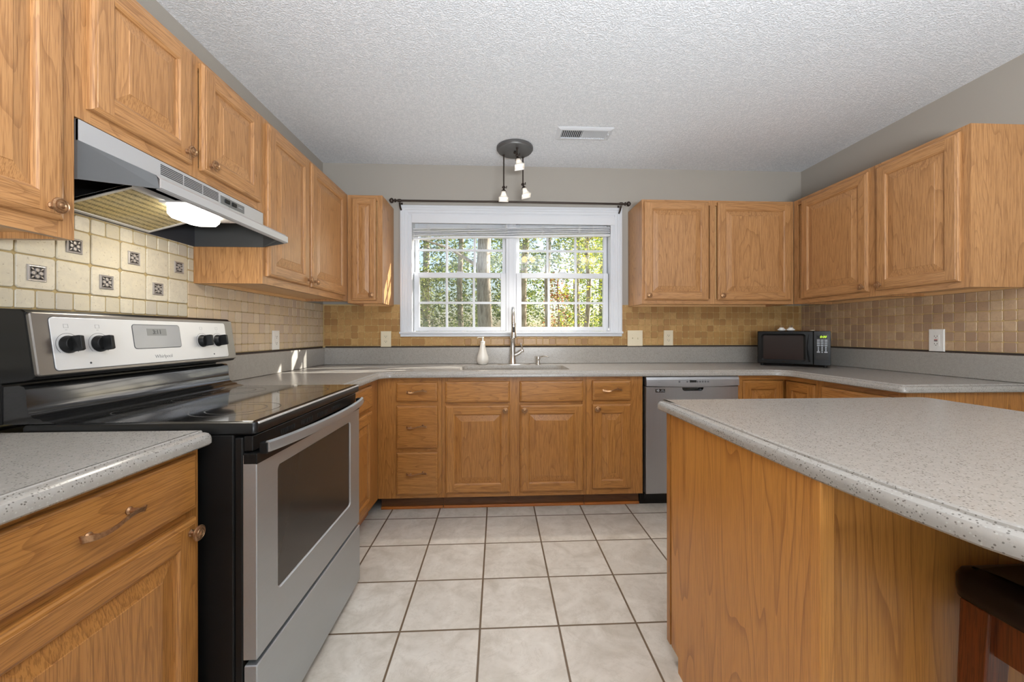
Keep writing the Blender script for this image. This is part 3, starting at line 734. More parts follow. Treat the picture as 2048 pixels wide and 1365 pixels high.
# back wall
bs = thing('tiled_backsplash', 'golden brown mosaic tile backsplash along the sink wall', 'backsplash', (.58, YB, 1.05))
TB = frame((0, YB-.0005, 0), (1, 0, 0), (0, -1, 0))
g_ = MB(); g_.box(XL+.001, cx0, 1.049, UTOP, .0, .003, 0, TB).box(cx1, XR-.001, 1.049, UTOP, 0, .003, 0, TB).box(cx0, cx1, 1.049, 1.132, 0, .003, 0, TB); g_.build('grout_bed', M['grout_brown'], bs)
mb = MB()
tiles_zone(mb, TB, XL+.008, cx0-.001, 1.058, UTOP-.001, .0525, .0525, 1.047, 1.117, .0017, merge=.12, skip=lambda c, d, *a: c < -.826+.0 and d > 1.375)
tiles_zone(mb, TB, cx1+.001, XR-.008, 1.058, UTOP-.001, .0525, .0525, 1.047, 1.117, .0017)
tiles_zone(mb, TB, cx0+.0005, cx1-.0005, 1.058, 1.131, .0525, .0525, 1.047, 1.117, .0017, merge=.25)
mb.build('mosaic_tiles', M['tile_gold'], bs, tone=True)
j = MB(); j.box(XL+.02, XR-.02, 1.0465, 1.0575, 0, .0045, 0, TB); j.build('dark_joint', M['caulk_dark'], bs)
# right wall
bs = thing('tiled_backsplash', 'tan mosaic tile backsplash on the right wall beside the microwave', 'backsplash', (XR, 2.4, 1.05))
TR = frame((XR-.0005, 0, 0), (0, 1, 0), (-1, 0, 0))
g_ = MB(); g_.box(1.735, YB-.008, 1.049, UTOP, 0, .003, 0, TR); g_.build('grout_bed', M['grout_brown'], bs)
mb = MB(); tiles_zone(mb, TR, 1.737, YB-.008, 1.058, UTOP-.001, .0528, .0533, 1.888, 1.110, .0024)
mb.build('mosaic_tiles', M['tile_tan'], bs, tone=True)
j = MB(); j.box(1.735, YB-.02, 1.0465, 1.0575, 0, .0045, 0, TR); j.build('dark_joint', M['caulk_dark'], bs)
# left wall
bs = thing('tiled_backsplash', 'cream travertine backsplash behind the range with metal medallions', 'backsplash', (XL, 1.6, 1.05))
TL = frame((XL+.0005, 0, 0), (0, 1, 0), (1, 0, 0))
ZY = 1.792; ZY0 = 1.068-.1035*9
g_ = MB(); g_.box(.04, 1.03, 1.049, UTOP, 0, .003, 0, TL).box(1.046, 1.80, .90, 1.72, 0, .003, 0, TL).box(1.03, 1.046, 1.05, 1.72, 0, .003, 0, TL).box(1.80, YB-.008, 1.049, UTOP, 0, .003, 0, TL).box(1.80, 1.829, UTOP, 1.62, 0, .003, 0, TL); g_.build('grout_bed', M['grout'], bs)
mb = MB(); pu = .1035
def zlim(y): return 1.712 if 1.03 < y < 1.80 else UTOP-.001
y = 1.173-11*pu
while y < ZY-.01:
    y0, y1 = max(y, .045), min(y+pu, ZY)
    if y1-y0 > .02:
        zt = zlim((y0+y1)/2)
        if y < 1.03 < y+pu: zt = UTOP-.001
        for (z0, z1, half) in ((1.172, 1.2315, 1), (1.2315, 1.289, 1), (1.289, 1.390, 0), (1.390, 1.496, 0), (1.496, 1.548, 1), (1.548, 1.60, 1), (1.60, 1.652, 1), (1.652, 1.704, 1), (1.052, 1.113, 1), (1.113, 1.172, 1)):
            if z0 > zt-.01: continue
            z1 = min(z1, zt)
            if half:
                ym = (y0+y1)/2
                tile(mb, TL, y0+.0014, ym-.0014, z0+.0014, z1-.0014, random.random(), .0012, .0035)
                tile(mb, TL, ym+.0014, y1-.0014, z0+.0014, z1-.0014, random.random(), .0012, .0035)
            else: tile(mb, TL, y0+.0016, y1-.0016, z0+.0016, z1-.0016, random.random()*.7, .0014, .0055, .0075)
    y += pu
tiles_zone(mb, TL, ZY+.002, 1.829, UTOP, 1.60, .0518, .0518, 1.794, 1.390, .0035)
mb.build('travertine_tiles', M['tile_cream'], bs, tone=True)
mb = MB(); tiles_zone(mb, TL, ZY+.002, YB-.012, 1.060, UTOP-.001, .0518, .0578, 1.794, 1.390-.0578*6, .0020, merge=.10)
mb.build('mosaic_tiles', M['tile_left'], bs, tone=True)
j = MB(); j.box(1.826, YB-.02, 1.0465, 1.0575, 0, .0045, 0, TL); j.build('dark_joint', M['caulk_dark'], bs)
def medallion(yc, zc):
    h_ = .024; T = lambda u, v, n: TL(yc+u, zc+v, n+.0072)
    m_ = MB()
    L = [[T(-s_, -s_, n), T(s_, -s_, n), T(s_, s_, n), T(-s_, s_, n)] for s_, n in ((h_, 0), (h_, .003), (h_-.0015, .004), (h_-.003, .0032), (h_-.004, .0035), (h_-.0055, .0042), (h_-.0065, .0018))]
    m_.loops(L, 0, cap1=False); m_.poly([T(-.0176, -.0176, .0018), T(.0176, -.0176, .0018), T(.0176, .0176, .0018), T(-.0176, .0176, .0018)], 1)
    for k in range(4):                                     # four round petals, four pointed leaves between them
        a = k*math.pi/2; cx, cy = .0096*math.cos(a), .0096*math.sin(a)
        L = []
        for r, n in ((.0064, .0018), (.0060, .0048), (.0052, .0054), (.0046, .0038), (.0004, .0040)):
            L.append([T(cx+r*math.cos(t*math.pi/6), cy+r*math.sin(t*math.pi/6), n) for t in range(12)])
        m_.loops(L, 0, cap0=False)
        d_ = a+math.pi/4; ux, uy = math.cos(d_), math.sin(d_); px, py = -uy, ux
        m_.loops([[T(ux*.0125+px*.0006, uy*.0125+py*.0006, z_), T(ux*.017+px*.0022, uy*.017+py*.0022, z_), T(ux*.0222, uy*.0222, z_), T(ux*.017-px*.0022, uy*.017-py*.0022, z_), T(ux*.0125-px*.0006, uy*.0125-py*.0006, z_)] for z_ in (.0018, .0042)], 0)
    m_.build('metal_medallion', [M['medal'], M['medal_dark']], bs)
for yc, zc in ((1.017+.207*.5*0, 1.443), (1.2245, 1.339), (1.3275, 1.443), (1.4310, 1.339), (1.5345, 1.443), (1.638, 1.339), (1.7415, 1.443), (1.0175-.1035, 1.339)):
    if zc > 1.38 and yc < 1.03: yc = 1.120
    medallion(yc, zc)

# ------------------------------------------------------------------ range
RY0, RY1 = 1.048, 1.812; RFX = -.632
rg = thing('electric_range', 'stainless and black electric range with glass cooktop under the hood', 'range', (-1.0, 1.43, 0))
b = MB(); b.box(XL+.012, -.690, RY0+.004, RY1-.004, .045, .893); b.box(-.690, -.668, RY0+.006, RY1-.006, .06, .885)
b.build('body', M['black_satin'], rg, .004)
b = MB(); b.box(XL+.05, -.72, RY0+.03, RY1-.03, 0, .05); b.build('plinth', M['black_satin'], rg)
def rbox(x0, x1, y0, y1, z0, z1, r, T):                     # rounded rectangle in the u,v plane, extruded along n
    L = []
    P_ = round_poly([(x0, z0, r), (x1, z0, r), (x1, z1, r), (x0, z1, r)])
    return P_
# cooktop: frame with rounded front edge, glass inset
ck = MB()
P_ = round_poly([(-1.205, RY0, 0), (RFX, RY0, .012), (RFX, RY1, .012), (-1.205, RY1, 0)])
L = [[(x, y, z) for x, y in offset(P_, d)] for d, z in ((.006, .893), (0, .897), (0, .918), (.003, .924), (.009, .9265), (.012, .9265), (.013, .925))]
ck.loops(L, sm=True); co = ck.build('cooktop', M['black_semi'], rg, sharp=30)
gl = MB(); L = [[(x, y, z) for x, y in offset(P_, d)] for d, z in ((.0135, .9245), (.0135, .9266), (.0145, .9270))]
gl.loops(L); glo = gl.build('glass_surface', M['black_glass'], rg)
def ringmark(cx, cy, r, wd, parent, z=.92715):
    m_ = MB(); n_ = 64
    L = [[(cx+q*math.cos(2*math.pi*k/n_), cy+q*math.sin(2*math.pi*k/n_), z) for k in range(n_)] for q in (r-wd/2, r+wd/2)]
    m_.loops(L, cap0=False, cap1=False); m_.build('burner_ring', M['burner_mark'], parent)
for cx, cy, r in ((-.80, 1.235, .115), (-.80, 1.235, .078), (-.79, 1.625, .09), (-1.06, 1.235, .08), (-1.06, 1.625, .105), (-1.06, 1.625, .07), (-1.08, 1.43, .055)):
    ringmark(cx, cy, r, .0035, glo)
tr = MB(); tr.box(RFX-.006, RFX+.0015, RY0+.014, RY1-.014, .9195, .9245); tr.build('front_trim', M['steel_bright'], co, .001)
# backguard: black end caps, grey frame, silver control panel
def bgT(u, v, n):                                           # u along Y, v up the sloped face 0..0.172, n outward
    x = -1.176 - .024*(v/.172); return (x + n*.99, u, 1.046+v*.99 + n*.14)
BZ = 1.219
bk = MB()
prof = [(XL+.012, .925), (-1.262, .925), (-1.262, 1.03), (-1.205, 1.036), (-1.186, 1.040), (-1.181, 1.048), (-1.204, 1.214), (-1.212, 1.222), (-1.262, 1.224), (XL+.012, 1.224)]
bk.loops([[(x, RY0+.002, z) for x, z in prof], [(x, RY1-.002, z) for x, z in prof]]); bgo = bk.build('backguard', M['black_semi'], rg, .003)
fr = MB(); P_ = round_poly([(RY0+.004, .002, .008), (RY1-.004, .002, .008), (RY1-.004, .170, .008), (RY0+.004, .170, .008)])
fr.loops([[bgT(x, y, n) for x, y in offset(P_, d)] for d, n in ((0, -.006), (0, .002), (.003, .004))], sm=False); fr.build('frame', M['steel_frame'], bgo)
PY0, PY1 = 1.092, 1.757
pn = MB(); P_ = round_poly([(PY0, .013, .010), (PY1, .013, .010), (PY1, .158, .010), (PY0, .158, .010)])
pn.loops([[bgT(x, y, n) for x, y in offset(P_, d)] for d, n in ((-.0015, .0036), (-.0015, .0044))]); pn.build('panel_outline', M['ink'], bgo)
pn = MB(); pn.loops([[bgT(x, y, n) for x, y in offset(P_, d)] for d, n in ((0, .0036), (0, .0056), (.001, .0062))]); pno = pn.build('control_panel', M['steel_bright'], bgo)
ds = MB(); P_ = round_poly([(1.325, .064, .008), (1.510, .064, .008), (1.510, .142, .008), (1.325, .142, .008)])
ds.loops([[bgT(x, y, n) for x, y in offset(P_, d)] for d, n in ((-.002, .006), (-.002, .0068))], 0); ds.build('display_surround', M['ink'], pno)
ds = MB(); ds.loops([[bgT(x, y, n) for x, y in offset(P_, d)] for d, n in ((0, .006), (0, .0073))]); dso = ds.build('clock_display', M['display'], pno)
d2 = MB(); d2.box(1.375, 1.452, .106, .130, .0073, .0076, 0, bgT); d2.build('lcd_window', simple('lcd_grey', srgb(120, 120, 118), .2), dso)
text_mesh('clock_digits', '3:11', .021, lambda a, b_, c: bgT(1.414+a, .118+b_, .0078+c), M['ink'], dso)
tt = text_mesh('brand_lettering', 'Whirlpool', .017, lambda a, b_, c: bgT(1.430+a, .033+b_, .0064+c), M['ink_light'], pno)
def control_knob(y_):
    k = MB(); v0 = .083; L = []
    for r, n in ((.0245, .006), (.0245, .010), (.022, .014), (.0205, .021), (.019, .023)):
        L.append([bgT(y_+r*math.cos(2*math.pi*i/28), v0+r*math.sin(2*math.pi*i/28), n) for i in range(28)])
    k.loops(L, sm=True)
    # flat wing grip across the skirt
    L = []
    for s_ in (-1, 1):
        prof = [(-.0215, .012), (-.0215, .040), (-.019, .046), (.019, .046), (.0215, .040), (.0215, .012)]
        L.append([bgT(y_ + s_*.0050*(1 if q[1] > .03 else 1.3), v0+q[0], q[1]) for q in prof])
    k.loops(L, sm=False)
    k.build('control_knob', M['black_satin'], pno, .0012)
    rr = MB(); n_ = 48
    L = [[bgT(y_+q*math.cos(math.pi*(-.25+1.5*i/(n_-1)) - math.pi*.0), v0+q*math.sin(math.pi*(-.25+1.5*i/(n_-1))), .0066) for i in range(n_)] for q in (.0305, .0315)]
    rr.loops(L, closed=False, cap0=False, cap1=False); rr.build('dial_marking', M['ink'], pno)
    ic = MB()
    for (a0, a1, c0, c1) in ((-.006, .006, .046, .0466), (-.006, .006, .056, .0566), (-.006, -.0054, .046, .0566), (.0054, .006, .046, .0566), (-.003, .003, .040, .0408)):
        ic.box(y_+a0, y_+a1, v0+c0, v0+c1, .0062, .0066, 0, bgT)
    ic.build('dial_icon', M['ink_light'], pno)
for y_ in (1.130, 1.214, 1.618, 1.703): control_knob(y_)
for y_ in (1.182, 1.672):
    dt = MB(); dt.loops([[bgT(y_+r*math.cos(k*math.pi/6), .028+r*math.sin(k*math.pi/6), n) for k in range(12)] for r, n in ((.003, .006), (.003, .0068))]); dt.build('indicator_light', M['ink'], pno)
# riser below the backguard: black glossy cove with chrome-like highlights
rs = MB(); pr = [(-1.262, .9262), (-1.262, 1.022), (-1.222, 1.026), (-1.210, 1.022), (-1.205, 1.012), (-1.203, .975), (-1.198, .952), (-1.186, .941), (-1.170, .939), (-1.166, .934), (-1.150, .932), (-1.140, .9285), (-1.136, .9272)]
rs.loops([[(x, RY0+.006, z) for x, z in pr], [(x, RY1-.010, z) for x, z in pr]], sm=True); rs.build('rear_riser', M['black_gloss'], rg, sharp=50)
# vent strip and door
vs = MB(); vs.box(-.668, -.645, RY0+.010, RY1-.010, .848, .888); vso = vs.build('vent_strip', M['black_satin'], rg, .002)
vt = MB()
for gset in range(4):
    for k in range(9):
        y_ = 1.19 + gset*.118 + k*.0098; vt.box(-.6452, -.6440, y_, y_+.0045, .858, .872)
vt.build('vent_slots', M['black_gap'], vso)
dr_ = MB()
DZ0, DZ1 = .300, .842
P_ = round_poly([(RY0+.004, DZ0, .004), (RY1-.004, DZ0, .004), (RY1-.004, DZ1, .004), (RY0+.004, DZ1, .004)])
Wn = round_poly([(1.150, .420, .018), (1.705, .420, .018), (1.705, .782, .018), (1.150, .782, .018)])
TD = lambda u, v, n: (RFX-.0+n, u, v)
dr_.loops([[TD(x, y, n) for x, y in offset(P_, d)] for d, n in ((0, -.034), (0, -.002), (.002, 0))], cap1=False)
bm = bmesh.new(); A = [bm.verts.new(TD(x, y, 0)) for x, y in offset(P_, .002)]; B_ = [bm.verts.new(TD(x, y, 0)) for x, y in Wn]
es = [bm.edges.new((A[i], A[(i+1) % len(A)])) for i in range(len(A))] + [bm.edges.new((B_[i], B_[(i+1) % len(B_)])) for i in range(len(B_))]
bmesh.ops.triangle_fill(bm, use_beauty=True, edges=es); bm.verts.index_update(); off = len(dr_.v)
for v_ in bm.verts: dr_.vert(v_.co)
for f_ in bm.faces: dr_.face([off+v_.index for v_ in f_.verts])
bm.free()
dr_.loops([[TD(x, y, n) for x, y in offset(Wn, d)] for d, n in ((0, 0), (.003, -.004), (.005, -.005))], cap0=False, cap1=False)
door = dr_.build('oven_door', M['steel'], rg, sharp=30)
wg = MB(); wg.loops([[TD(x, y, n) for x, y in offset(Wn, d)] for d, n in ((.0045, -.012), (.0045, -.0046))]); wgo = wg.build('oven_window', M['oven_glass'], door)
tp = MB(); tp.box(RFX-.034, RFX+.0012, RY0+.004, RY1-.004, .815, .8435); tp.build('door_top_band', M['black_satin'], door, .001)
# bowed flat handle
hd = MB(); L = []
for i in range(41):
    t_ = -1+2*i/40; y_ = 1.430+t_*.362; bow = math.sqrt(max(0, 1-abs(t_)**2.6))
    x_ = RFX + .018 + .034*(1-t_*t_)**.8; 
    L.append([(x_-.004, y_, .842), (x_+.005, y_, .843), (x_+.008, y_, .850), (x_+.006, y_, .868), (x_-.002, y_, .872), (x_-.006, y_, .866)])
hd.loops(L, sm=True); hdo = hd.build('door_handle', M['steel'], door, sharp=40)
for y_ in (1.078, 1.782):
    m_ = MB(); m_.box(RFX-.002, RFX+.020, y_-.012, y_+.012, .838, .868); m_.build('handle_mount', M['black_satin'], hdo, .002)
sd_ = MB(); P_ = round_poly([(RY0+.002, .036, .004), (RY1-.002, .036, .004), (RY1-.002, .288, .004), (RY0+.002, .288, .004)])
sd_.loops([[TD(x, y, n) for x, y in offset(P_, d)] for d, n in ((0, -.03), (0, -.001), (.003, .002))], sm=False); sd_.build('storage_drawer', M['steel'], rg)

# ------------------------------------------------------------------ range hood
hd_ = thing('range_hood', 'stainless and dark grey range hood with lit lamp above the range', 'range hood', (-1.2, 1.41, 1.55))
HX = -1.066; HLX = -.920; HY0, HY1 = 1.041, 1.826; tp_ = .070
sh = MB()
# front fascia: upright strip then slope to the lip, tapering in plan
rows = [[(HX, HY0, 1.706), (HX, HY1, 1.706)], [(HX, HY0, 1.652), (HX, HY1, 1.652)], [(HLX-.012, HY0+tp_, 1.592), (HLX-.012, HY1-tp_, 1.592)], [(HLX, HY0+tp_, 1.582), (HLX, HY1-tp_, 1.582)], [(HLX, HY0+tp_, 1.558), (HLX, HY1-tp_, 1.558)], [(HLX-.010, HY0+tp_, 1.555), (HLX-.010, HY1-tp_, 1.555)]]
def thick(mb, rows, n, mi=0):
    R0 = [[mb.vert(p) for p in r] for r in rows]; R1 = [[mb.vert(tuple(Vector(p)+Vector(n))) for p in r] for r in rows]
    for a, c in zip(R0, R0[1:]): mb.face((a[0], a[1], c[1], c[0]), mi)
    for a, c in zip(R1, R1[1:]): mb.face((a[0], c[0], c[1], a[1]), mi)
    mb.face((R0[0][0], R1[0][0], R1[0][1], R0[0][1]), mi); mb.face((R0[-1][0], R0[-1][1], R1[-1][1], R1[-1][0]), mi)
    for e in (0, 1):
        for a, c, a1, c1 in zip(R0, R0[1:], R1, R1[1:]): mb.face((a[e], c[e], c1[e], a1[e]), mi)
thick(sh, rows, (-.004, 0, -.002)); fas = sh.build('fascia', simple('hood_steel', srgb(196, 196, 197), .42, .45), hd_)
for (ya, yb, sgn) in ((HY0, HY0+tp_, 1), (HY1, HY1-tp_, -1)):
    t2 = .0015*sgn; sd2 = MB()
    pts = [(XL+.012, ya, 1.706), (HX, ya, 1.706), (HX, ya, 1.652), (HX, ya, 1.552), (XL+.012, ya, 1.552)]
    sd2.loops([[p for p in pts], [(x, y+t2, z) for x, y, z in pts]])
    pts = [(HX, ya, 1.652), (HLX-.012, yb, 1.592), (HLX-.004, yb, 1.582), (HLX-.004, yb, 1.555), (HX, ya, 1.552)]
    sd2.loops([[p for p in pts], [(x, y+t2, z) for x, y, z in pts]])
    sd2.build('side_panel', M['grey_dark'], hd_)
ins = MB(); ins.box(XL+.008, HX-.003, HY0+.002, HY1-.002, 1.700, 1.706).box(XL+.008, XL+.012, HY0, HY1, 1.552, 1.706)
ins.box(XL+.012, HX, 1.60, 1.603, 1.60, 1.70)
ins.build('inner_housing', M['hood_inside'], hd_)
vn = MB()
for (y0, y1) in ((1.285, 1.372), (1.378, 1.458), (1.464, 1.540)):
    for k in range(6): vn.box(HX+.0002, HX+.0012, y0, y1, 1.664+k*.0058, 1.667+k*.0058)
vn.build('vent_slots', M['ink'], fas)
cp = MB(); cp.box(HX, HX+.002, 1.552, 1.690, 1.662, 1.692); cpo = cp.build('switch_plate', simple('switch_plate_grey', srgb(110, 110, 108), .4), fas)
for y_ in (1.585, 1.625):
    sw = MB(); sw.box(HX+.002, HX+.007, y_-.013, y_+.013, 1.670, 1.685); sw.build('rocker_switch', M['black_satin'], cpo, .002)
ln_ = MB(); ln_.box(HX+.002, HX+.0023, 1.652, 1.678, 1.676, 1.679); ln_.build('printed_line', M['key'], cpo)
FL0, FL1 = 1.266, 1.590
fl = MB(); a = [(-1.362, 1.556), (-1.135, 1.618)]
fl.loops([[(a[0][0], FL0, a[0][1]), (a[1][0], FL0, a[1][1]), (a[1][0], FL0, a[1][1]+.008), (a[0][0], FL0, a[0][1]+.008)], [(a[0][0], FL1, a[0][1]), (a[1][0], FL1, a[1][1]), (a[1][0], FL1, a[1][1]+.008), (a[0][0], FL1, a[0][1]+.008)]])
flo = fl.build('grease_filter', M['filter'], hd_)
ff = MB()
def slope(u, v, n): return (a[0][0]+(a[1][0]-a[0][0])*u - n*.26, v, a[0][1]+(a[1][1]-a[0][1])*u - n*.96)
ff.box(0, 1, FL0, FL0+.010, -.010, .003, 0, slope).box(0, 1, FL1-.010, FL1, -.010, .003, 0, slope).box(0, .045, FL0+.01, FL1-.01, -.010, .003, 0, slope).box(.955, 1, FL0+.01, FL1-.01, -.010, .003, 0, slope)
ff.build('filter_frame', M['steel_bright'], flo)
lp = MB(); P_ = [(-1.168, 1.435), (-1.145, 1.405), (-1.078, 1.405), (-1.055, 1.435), (-1.055, 1.535), (-1.078, 1.565), (-1.145, 1.565), (-1.168, 1.535)][::-1]
P_ = P_[::-1]
lp.loops([[(x, y, z) for x, y in offset(P_, d)] for d, z in ((0, 1.600), (0, 1.585), (.012, 1.570))]); lp.build('lamp_lens', M['hood_lens'], hd_)
pt = MB(); pt.box(-1.134, -1.02, 1.36, 1.61, 1.6005, 1.606); pt.build('lamp_plate', M['steel_bright'], hd_)
hl = bpy.data.lights.new('hood_lamp', 'AREA'); hl.shape = 'RECTANGLE'; hl.size = .08; hl.size_y = .12; hl.energy = .9; hl.color = (1, .93, .8)
ho = bpy.data.objects.new('hood_lamp_light', hl); COL.objects.link(ho); ho.location = (-1.107, 1.485, 1.566)

# ------------------------------------------------------------------ dishwasher
dw = thing('dishwasher', 'stainless dishwasher half hidden behind the island', 'dishwasher', (1.29, 2.8, 0))
DX0, DX1 = .972, 1.597; DYF = 2.512
b = MB(); b.box(.960, 1.603, 2.560, 3.11, .10, .870).box(.960, 1.603, 2.60, 2.70, 0, .10); b.build('tub', M['black_satin'], dw)
b = MB(); b.box(DX0+.0, DX1, 2.545, 2.56, .06, .10); b.build('kick_plate', M['black_satin'], dw)
Tw = frame((0, DYF, 0), (1, 0, 0), (0, -1, 0))
# door with a scooped pocket handle under the control panel
b = MB(); P_ = [(DX0, .100), (DX1, .100), (DX1, .806), (DX0, .806)]
b.loops([[Tw(x, y, n) for x, y in offset(P_, d)] for d, n in ((0, -.045), (0, -.004), (.004, 0))], cap1=False)
HN = round_poly([(1.215, .7995, .001), (1.215, .776, .02), (1.358, .776, .02), (1.358, .7995, .001)])
bm = bmesh.new(); A = [bm.verts.new(Tw(x, y, 0)) for x, y in offset(P_, .004)]; B_ = [bm.verts.new(Tw(x, y, 0)) for x, y in HN]
es = [bm.edges.new((A[i], A[(i+1) % len(A)])) for i in range(len(A))] + [bm.edges.new((B_[i], B_[(i+1) % len(B_)])) for i in range(len(B_))]
bmesh.ops.triangle_fill(bm, use_beauty=True, edges=es); bm.verts.index_update(); off = len(b.v)
for v_ in bm.verts: b.vert(v_.co)
for f_ in bm.faces: b.face([off+v_.index for v_ in f_.verts])
bm.free()
dwo = b.build('door', M['steel_v'], dw)
b = MB(); b.loops([[Tw(x, y, n) for x, y in offset(HN, d)] for d, n in ((0, 0), (-.004, -.012), (-.004, -.03))], cap0=False); b.build('pocket_handle', M['black_gloss'], dwo)
b = MB()
L = []
for i in range(25):
    x = DX0+(DX1-DX0)*i/24; t_ = -1+2*i/24; zb = .812 - .007*(1-t_*t_)
    L.append([Tw(x, .870, -.03), Tw(x, .870, .002), Tw(x, .852, .007), Tw(x, zb, .009), Tw(x, zb-.001, .004), Tw(x, zb, -.03)])
b.loops(L); cpn = b.build('control_panel', M['steel_v'], dw)
b = MB(); b.box(1.262, 1.306, .833, .848, .0085, .0096, 0, Tw); b.build('display', M['black_gloss'], cpn)
b = MB()
for x in (1.192, 1.245, 1.313, 1.331, 1.349, 1.367, 1.385):
    b.loops([[Tw(x+r*math.cos(k*math.pi/6), .838+r*math.sin(k*math.pi/6), n) for k in range(12)] for r, n in ((.006, .0085), (.006, .0094))])
    b.box(x-.006, x+.006, .8505, .8518, .0075, .0088, 0, Tw)
for k in range(5): b.box(1.195+k*.0115, 1.2+k*.0115, .8495, .851, .0075, .0088, 0, Tw)
b.build('buttons', simple('button_grey', srgb(96, 98, 102), .5), cpn)
b = MB(); b.tube([Tw(1.045+.003*k, .838+.0015*math.sin(k*1.1), .0093) for k in range(8)], .0009, 5); b.build('script_logo', M['ink_light'], cpn)
b = MB(); b.box(1.036, 1.098, .768, .790, .0003, .0012, 0, Tw); bdg = b.build('warranty_badge', M['black_gloss'], dwo)
text_mesh('badge_number', '10', .021, lambda a, b_, c: Tw(1.050+a, .7795+b_, .0014+c), M['white'], bdg, bold=True)
text_mesh('badge_words', 'YEAR\nLIMITED', .0085, lambda a, b_, c: Tw(1.080+a, .7795+b_, .0014+c), M['key'], bdg)
b = MB(); b.box(1.036, 1.098, .763, .7655, .0003, .001, 0, Tw); b.build('badge_underline', M['key'], bdg)

# ------------------------------------------------------------------ island
il = thing('island_cabinet', 'oak island base with plain panels in the right foreground', 'kitchen island', (1.1, 1.05, 0))
IX0, IX1, IY0, IY1 = .612, 1.600, .722, 1.372
b = MB(); pz = [(IY0+.012, 0), (IY1-.075, 0), (IY1-.075, .052), (IY1-.024, .052), (IY1-.024, .8755), (IY0+.012, .8755)]
b.loops([[(IX0, y, z) for y, z in pz], [(IX0+.012, y, z) for y, z in pz]]); b.build('side_panel', M['island_oak'], il)
b = MB(); b.box(IX0-.003, IX0+.02, IY1-.018, IY1+.006, .052, .8755); b.build('corner_strip', OAKB[2], il)
b = MB(); b.box(IX0-.003, IX0+.026, IY0-.014, IY0+.0115, 0, .8755); b.build('corner_post', M['island_oak'], il, .002)
b = MB(); b.box(IX0+.0265, IX1-.020, IY0+.002, IY0+.011, 0, .8755).box(IX1-.02, IX1, IY0-.006, IY0+.011, 0, .8755); b.build('front_panel', M['island_oak'], il)
b = MB(); b.box(IX1-.012, IX1, IY0+.011, IY1-.075, 0, .8755).box(IX0+.012, IX1-.012, IY0+.012, IY1-.085, 0, .85).box(IX0+.012, IX1-.012, IY1-.085, IY1-.02, .052, .85); b.build('carcass', OAKB[2], il)
b = MB(); b.box(IX0+.013, IX1, IY1-.0195, IY1, .052, .8755); b.build('face_frame', OAKB[2], il)
Ti = frame((0, IY1, 0), (-1, 0, 0), (0, 1, 0))
for k in range(2):
    u0 = -IX1+.03+k*.485
    add_door(lambda u, v, n, u0=u0: Ti(u0+u, .10+v, n+.001), .445, .56, None, il, 0, (.03 if k else .415, .53), True)
    add_drawer(lambda u, v, n, u0=u0: Ti(u0+u, .685+v, n+.001), .445, .14, il, 0, True)
ict = thing('island_countertop', 'speckled grey island counter with curved overhang in the right foreground', 'countertop', (1.1, .8, .876))
P = [(.590, 1.455-.03), (.592, 1.30), (.597, .895), (.603, .72), (.617, .56), (.631, .478), (.650, .424), (.685, .362), (.74, .305), (.82, .262), (.93, .235), (1.10, .222), (1.28, .235), (1.40, .262), (1.50, .305), (1.575, .362), (1.62, .44), (1.642, .56), (1.648, .75), (1.646, 1.14), (1.640, 1.36)]
P = P[:-1] + round_poly([(1.646, 1.14, 0), (1.640, 1.425, .05), (.590, 1.425, .015), (.592, 1.30, 0)])[1:-1]
P = P[1:]
counter(P, root=ict)

# ------------------------------------------------------------------ bar stool
st = thing('bar_stool', 'dark leather bar stool with reddish wooden legs tucked under the island', 'stool', (1.065, .50, 0))
SX0, SX1, SY0, SY1, SZ = .850, 1.28, .300, .700, .664
b = MB(); P_ = round_poly([(SX0, SY0, .04), (SX1, SY0, .04), (SX1, SY1, .03), (SX0, SY1, .03)])
b.loops([[(x, y, z) for x, y in offset(P_, d)] for d, z in ((.012, SZ), (.002, SZ+.006), (0, SZ+.02), (0, SZ+.042), (.006, SZ+.054), (.02, SZ+.061), (.06, SZ+.066), (.12, SZ+.068))], sm=True)
b.build('seat_cushion', M['leather'], st, sharp=60)
b = MB(); b.box(SX0+.03, SX1-.03, SY1-.045, SY1-.022, SZ-.075, SZ-.001).box(SX0+.03, SX1-.03, SY0+.022, SY0+.045, SZ-.075, SZ-.001).box(SX0+.022, SX0+.045, SY0+.045, SY1-.045, SZ-.075, SZ-.001).box(SX1-.045, SX1-.022, SY0+.045, SY1-.045, SZ-.075, SZ-.001)
b.build('apron', M['stool_wood'], st)
for sx, sy in ((0, 0), (1, 0), (0, 1), (1, 1)):
    x = SX0+.012 if not sx else SX1-.058; y = SY0+.012 if not sy else SY1-.058
    dx = (-1 if not sx else 1)*.03; dy = (-1 if not sy else 1)*.012
    b = MB(); b.loops([[(x+dx+.004, y+dy+.004, 0), (x+dx+.036, y+dy+.004, 0), (x+dx+.036, y+dy+.036, 0), (x+dx+.004, y+dy+.036, 0)], [(x, y, SZ-.0005), (x+.046, y, SZ-.0005), (x+.046, y+.046, SZ-.0005), (x, y+.046, SZ-.0005)]])
    b.build('leg', M['stool_wood'], st, .003)
for q in ((SX0+.0, SX1-.0, SY0+.01, SY0+.03, .22, .25), (SX0+.0, SX1-.0, SY1-.032, SY1-.012, .22, .25)):
    b = MB(); b.box(*q); b.build('stretcher', M['stool_wood'], st, .003)

